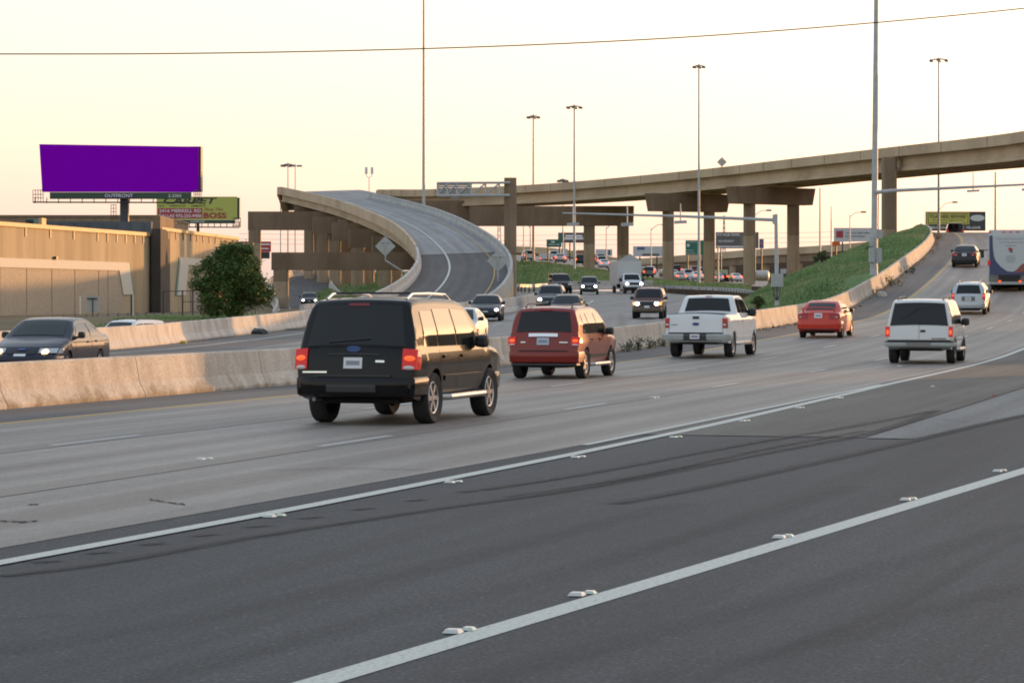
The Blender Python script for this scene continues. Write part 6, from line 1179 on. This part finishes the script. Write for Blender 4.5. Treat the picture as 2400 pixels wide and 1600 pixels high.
r = thing('dark_embankment_wall', 'dark brown wall in shade below the distant flyover', 'wall', at(1800, 660, 635)); mb = MB(); a_ = at(1455, 690, 632); b2 = at(2120, 600, 632); MB().bbox((a_[0], 636, 1), (b2[0], 640, at(0, 606, 632)[2])).build('wall_face', plain('shaded_brown_wall', (.085, .062, .045), .9), r)
# jam road: sloping paved sheet
near = [(1150, 613, 432), (1220, 612, 432), (1330, 620, 432), (1450, 640, 430), (1560, 660, 426), (1700, 668, 422), (1800, 672, 420)]; farr = [(1150, 596, 610), (1220, 598, 610), (1330, 606, 610), (1450, 618, 610), (1560, 632, 606), (1700, 645, 604), (1800, 650, 600)]
rowsN, rowsF = crom([at(*p) for p in near], 6), crom([at(*p) for p in farr], 6); rows = [[tuple(a_*(1-k/6)+b2*k/6) for a_, b2 in zip(rowsN, rowsF)] for k in range(7)]; uvs = [[(k*8., i*2.) for i in range(len(rowsN))] for k in range(7)]
strip(rows, uvs, 'jammed_road', M_ONC_ROAD, kind='structure')
def jam_at(x, y):
    yn = np.interp(x, [p[0] for p in near], [p[1] for p in near]); Yn = np.interp(x, [p[0] for p in near], [p[2] for p in near]); yf = np.interp(x, [p[0] for p in farr], [p[1] for p in farr]); Yf = np.interp(x, [p[0] for p in farr], [p[2] for p in farr])
    zn, zf = 2+px(692-yn, Yn), 2+px(692-yf, Yf); lo, hi = 0., 1.
    for _ in range(40):
        k = (lo+hi)/2; Y = Yn*(1-k)+Yf*k; z = zn*(1-k)+zf*k; yy = 692-(z-2)/Y*FPX
        if yy > y: lo = k
        else: hi = k
    return px(x-1200, Y), Y, z
M_TAILFAR = plain('far_brake_lamp', (.5, .05, .02), .3, emit=(1, .08, .02), es=2.2)
def far_proto(kind):
    if kind == 'car': c = sedan(res=.28); sp = dict(belt=.95, rear_glass=(1.08, 1.34, .62, .52), windshield=(1.01, 1.36, .68, .57), side_glass=[[(1.0, 1.0), (2.98, .99), (2.5, 1.32), (1.34, 1.30)]], tail=[(.60, 1.0, .78, .95, 0, M_TAILFAR)])
    else: c = suv_small(.28); sp = dict(SF, tail=[(.79, 1.02, .80, 1.02, 0, M_TAILFAR)]); sp.pop('mirror'); sp.pop('rail')
    return c, sp
PROTO = {}
def far_car(kind, pm, x, y, label, head=0.0, group='cars in the distant jam'):
    key = (kind, pm.name); X, Y, z = jam_at(x, y)
    if key not in PROTO:
        c, sp = far_proto(kind); t = build_car('distant_'+('car' if kind == 'car' else 'suv'), label, 'car', c, pm, sp, group); PROTO[key] = t
    else:
        s_ = PROTO[key]; t = s_.copy(); COL.objects.link(t)
        for ch in s_.children:
            k = ch.copy(); COL.objects.link(k); k.parent = t
            for g2 in ch.children: k2 = g2.copy(); COL.objects.link(k2); k2.parent = k
        props(t, label, 'car', group)
    finish(t, (X, Y, z), math.radians(head)); return t
P_FS = paint('far_silver', (.40, .41, .42), .3, .3); P_FR = paint('far_red', (.25, .03, .02), .3)
JAM = [('suv', P_WHITE, 1237, 612, 'white car far left in the jam beside the gantry column'), ('car', P_FS, 1313, 616, 'silver car with glowing tail light left of the first round column'), ('suv', P_DARK, 1358, 621, 'dark car hard against the left of the first round column'), ('suv', P_DARK, 1404, 615, 'dark car in the jam just right of the first round column'), ('car', P_WHITE, 1415, 629, 'white car below the dark ones between the two long-cap columns'), ('suv', P_FS, 1408, 622, 'grey car second row between the two long-cap columns'), ('suv', P_WHITE, 1441, 637, 'white van-like car left of the second round column'),
    ('car', P_WHITE, 1523, 644, 'white car with red light right above the box truck'), ('suv', P_GREY, 1512, 655, 'dark grey car right of the box truck box'), ('suv', P_DARK, 1583, 642, 'dark car in the rear row right of the first pier column'), ('car', P_WHITE, 1578, 653, 'white car beside the first pier column, front row'), ('suv', P_FS, 1607, 655, 'silver car in the middle of the jam between the pier columns'), ('suv', P_FR, 1623, 645, 'dark red car in the rear row between the pier columns'), ('car', P_WHITE, 1630, 658, 'white car with red brake lamp by the thick post'), ('suv', P_WHITE, 1644, 648, 'white car behind the second pier column edge'), ('car', P_DARK, 1690, 660, 'dark car at the green box right of the second pier column'), ('car', P_WHITE, 1722, 661, 'white car rightmost in the jam below the third pier column'), ('car', P_FS, 1680, 662, 'pale car low beside the second pier column'), ('car', P_FS, 1590, 660, 'pale grey car lowest in the jam above the guardrail'), ('suv', P_FR, 1382, 618, 'red car hidden behind the first round column'), ('suv', P_FS, 1297, 610, 'pale car in the far row left of the jam'), ('car', P_DARK, 1560, 650, 'black car hidden left in the rear row')]
for i, j in enumerate(JAM): far_car(j[0], j[1], j[2], j[3], j[4], head=random.uniform(-14, 2))
def boxlorry(x0, x1, y0, y1, label, mat, Y=None):
    X, Y, z = jam_at((x0+x1)/2, y1); W2 = lambda x, y, d=0: (px(x-1200, Y), Y+d, 2+px(692-y, Y)); r = thing('trailer', label, 'truck', (X, Y, z)); h_ = (y1-y0)*.22; MB().bbox(W2(x0, y1-h_), W2(x1, y0, 8)).build('cargo_box', mat, r); MB().bbox(W2(x0+1.5, y1-h_*.6, .3), W2(x1-1.5, y1-h_-.0, 7.8)).build('chassis', M_UNDER, r)
    for x in (x0+3, x1-3): MB().tube([W2(x, y1-2, .5), W2(x, y1-2, 1.4)], px(2, Y), 8).build('wheel', M_TYRE, r)
    for x in (x0+2, x1-4): MB().bbox(W2(x, y1-h_-.3, -.05), W2(x+2, y1-h_-2, -.01)).build('taillight', M_TAILFAR, r)
boxlorry(1307, 1330, 583, 613, 'pale grey box trailer in the far jam left of the pole', G1); boxlorry(1352, 1370, 586, 612, 'brownish trailer behind the first round column', plain('trailer_brown', (.25, .13, .09), .6)); boxlorry(1264, 1296, 594, 611, 'white utility lorry in the far jam with red lamps', plain('lorry_white', (.5, .51, .5), .5)); boxlorry(1676, 1706, 632, 660, 'pale green box lorry right of the second pier column', plain('lorry_green', (.36, .42, .24), .6))
r = thing('storage_tank', 'pale rounded tank by the foot of the right pier column', 'tank', at(1784, 655, 400)); mb = lathe([(.01, -1.4), (.9, -1.35), (1.25, -1.0), (1.3, 1.0), (.9, 1.35), (.01, 1.4)], 18); A_ = MB(); c_ = at(1786, 646, 400); A_.add([(p[1]*.75+c_[0], p[0]+c_[1], p[2]*.6+c_[2]) for p in mb.v], mb.f); A_.build('tank', plain('tank_white', (.45, .45, .43), .5), r, smooth=40)
# fork-top antenna mast and lattice towers
Y_ = 620; r = thing('antenna_mast', 'forked antenna mast with two drum clusters above the ramp crest', 'antenna', at(865, 452, Y_)); mb = MB(); mb.tube([at(865, 640, Y_), at(865, 416, Y_)], px(1.0, Y_), 6); mb.tube([at(858, 408, Y_), at(860, 414, Y_), at(865, 416.5, Y_), at(870, 414, Y_), at(872, 408, Y_)], px(.8, Y_), 5); mb.build('mast', M_GALV, r)
for x in (858, 871.5):
    for k in range(3): a_ = 2.1*k; MB().box((at(x, 400, Y_)[0]+px(2.2, Y_)*math.cos(a_), Y_+px(2.2, Y_)*math.sin(a_), at(x, 400, Y_)[2]), (px(3, Y_), px(2, Y_), px(16, Y_)), Matrix.Rotation(a_, 3, 'Z')).build('antenna_panel', TXT_W, r)
def lattice(x, y0, y1, w, Y, label):
    r = thing('lattice_tower', label, 'tower', at(x, y1, Y)); mb = MB(); n = 8
    for sx in (-1, 1):
        for sd in (-1, 1): mb.tube([(px(x-1200+sx*w, Y), Y+sd*px(w, Y), 2+px(692-y1, Y)), (px(x-1200+sx*w*.35, Y), Y+sd*px(w*.35, Y), 2+px(692-y0, Y))], px(.8, Y), 4)
    for k in range(n):
        ya, yb = y0+(y1-y0)*k/n, y0+(y1-y0)*(k+1)/n; wa, wb = w*(.35+.65*k/n), w*(.35+.65*(k+1)/n); mb.tube([at(x-wa, ya, Y), at(x+wb, yb, Y)], px(.5, Y), 3); mb.tube([at(x+wa, ya, Y), at(x-wb, yb, Y)], px(.5, Y), 3)
    mb.build('lattice', M_RIMD, r)
lattice(1170, 516, 640, 6.5, 800, 'steel lattice pylon seen left of the gantry column'); lattice(1697, 505, 600, 3, 800, 'thin lattice tower above the dark billboard')
r = MB(); 
for y in (548, 560, 571): r = MB(); r.tube([at(560, y, 900), at(760, y+2, 900), at(1200, y+4, 900), at(1700, y, 900), at(2060, y-6, 900)], .05, 3); props(r.build('power_line', M_RIMD), f'faint distant power line strung across below the flyover, {["top", "middle", "lowest"][[548, 560, 571].index(y)]} of three', 'wire', 'distant power lines')
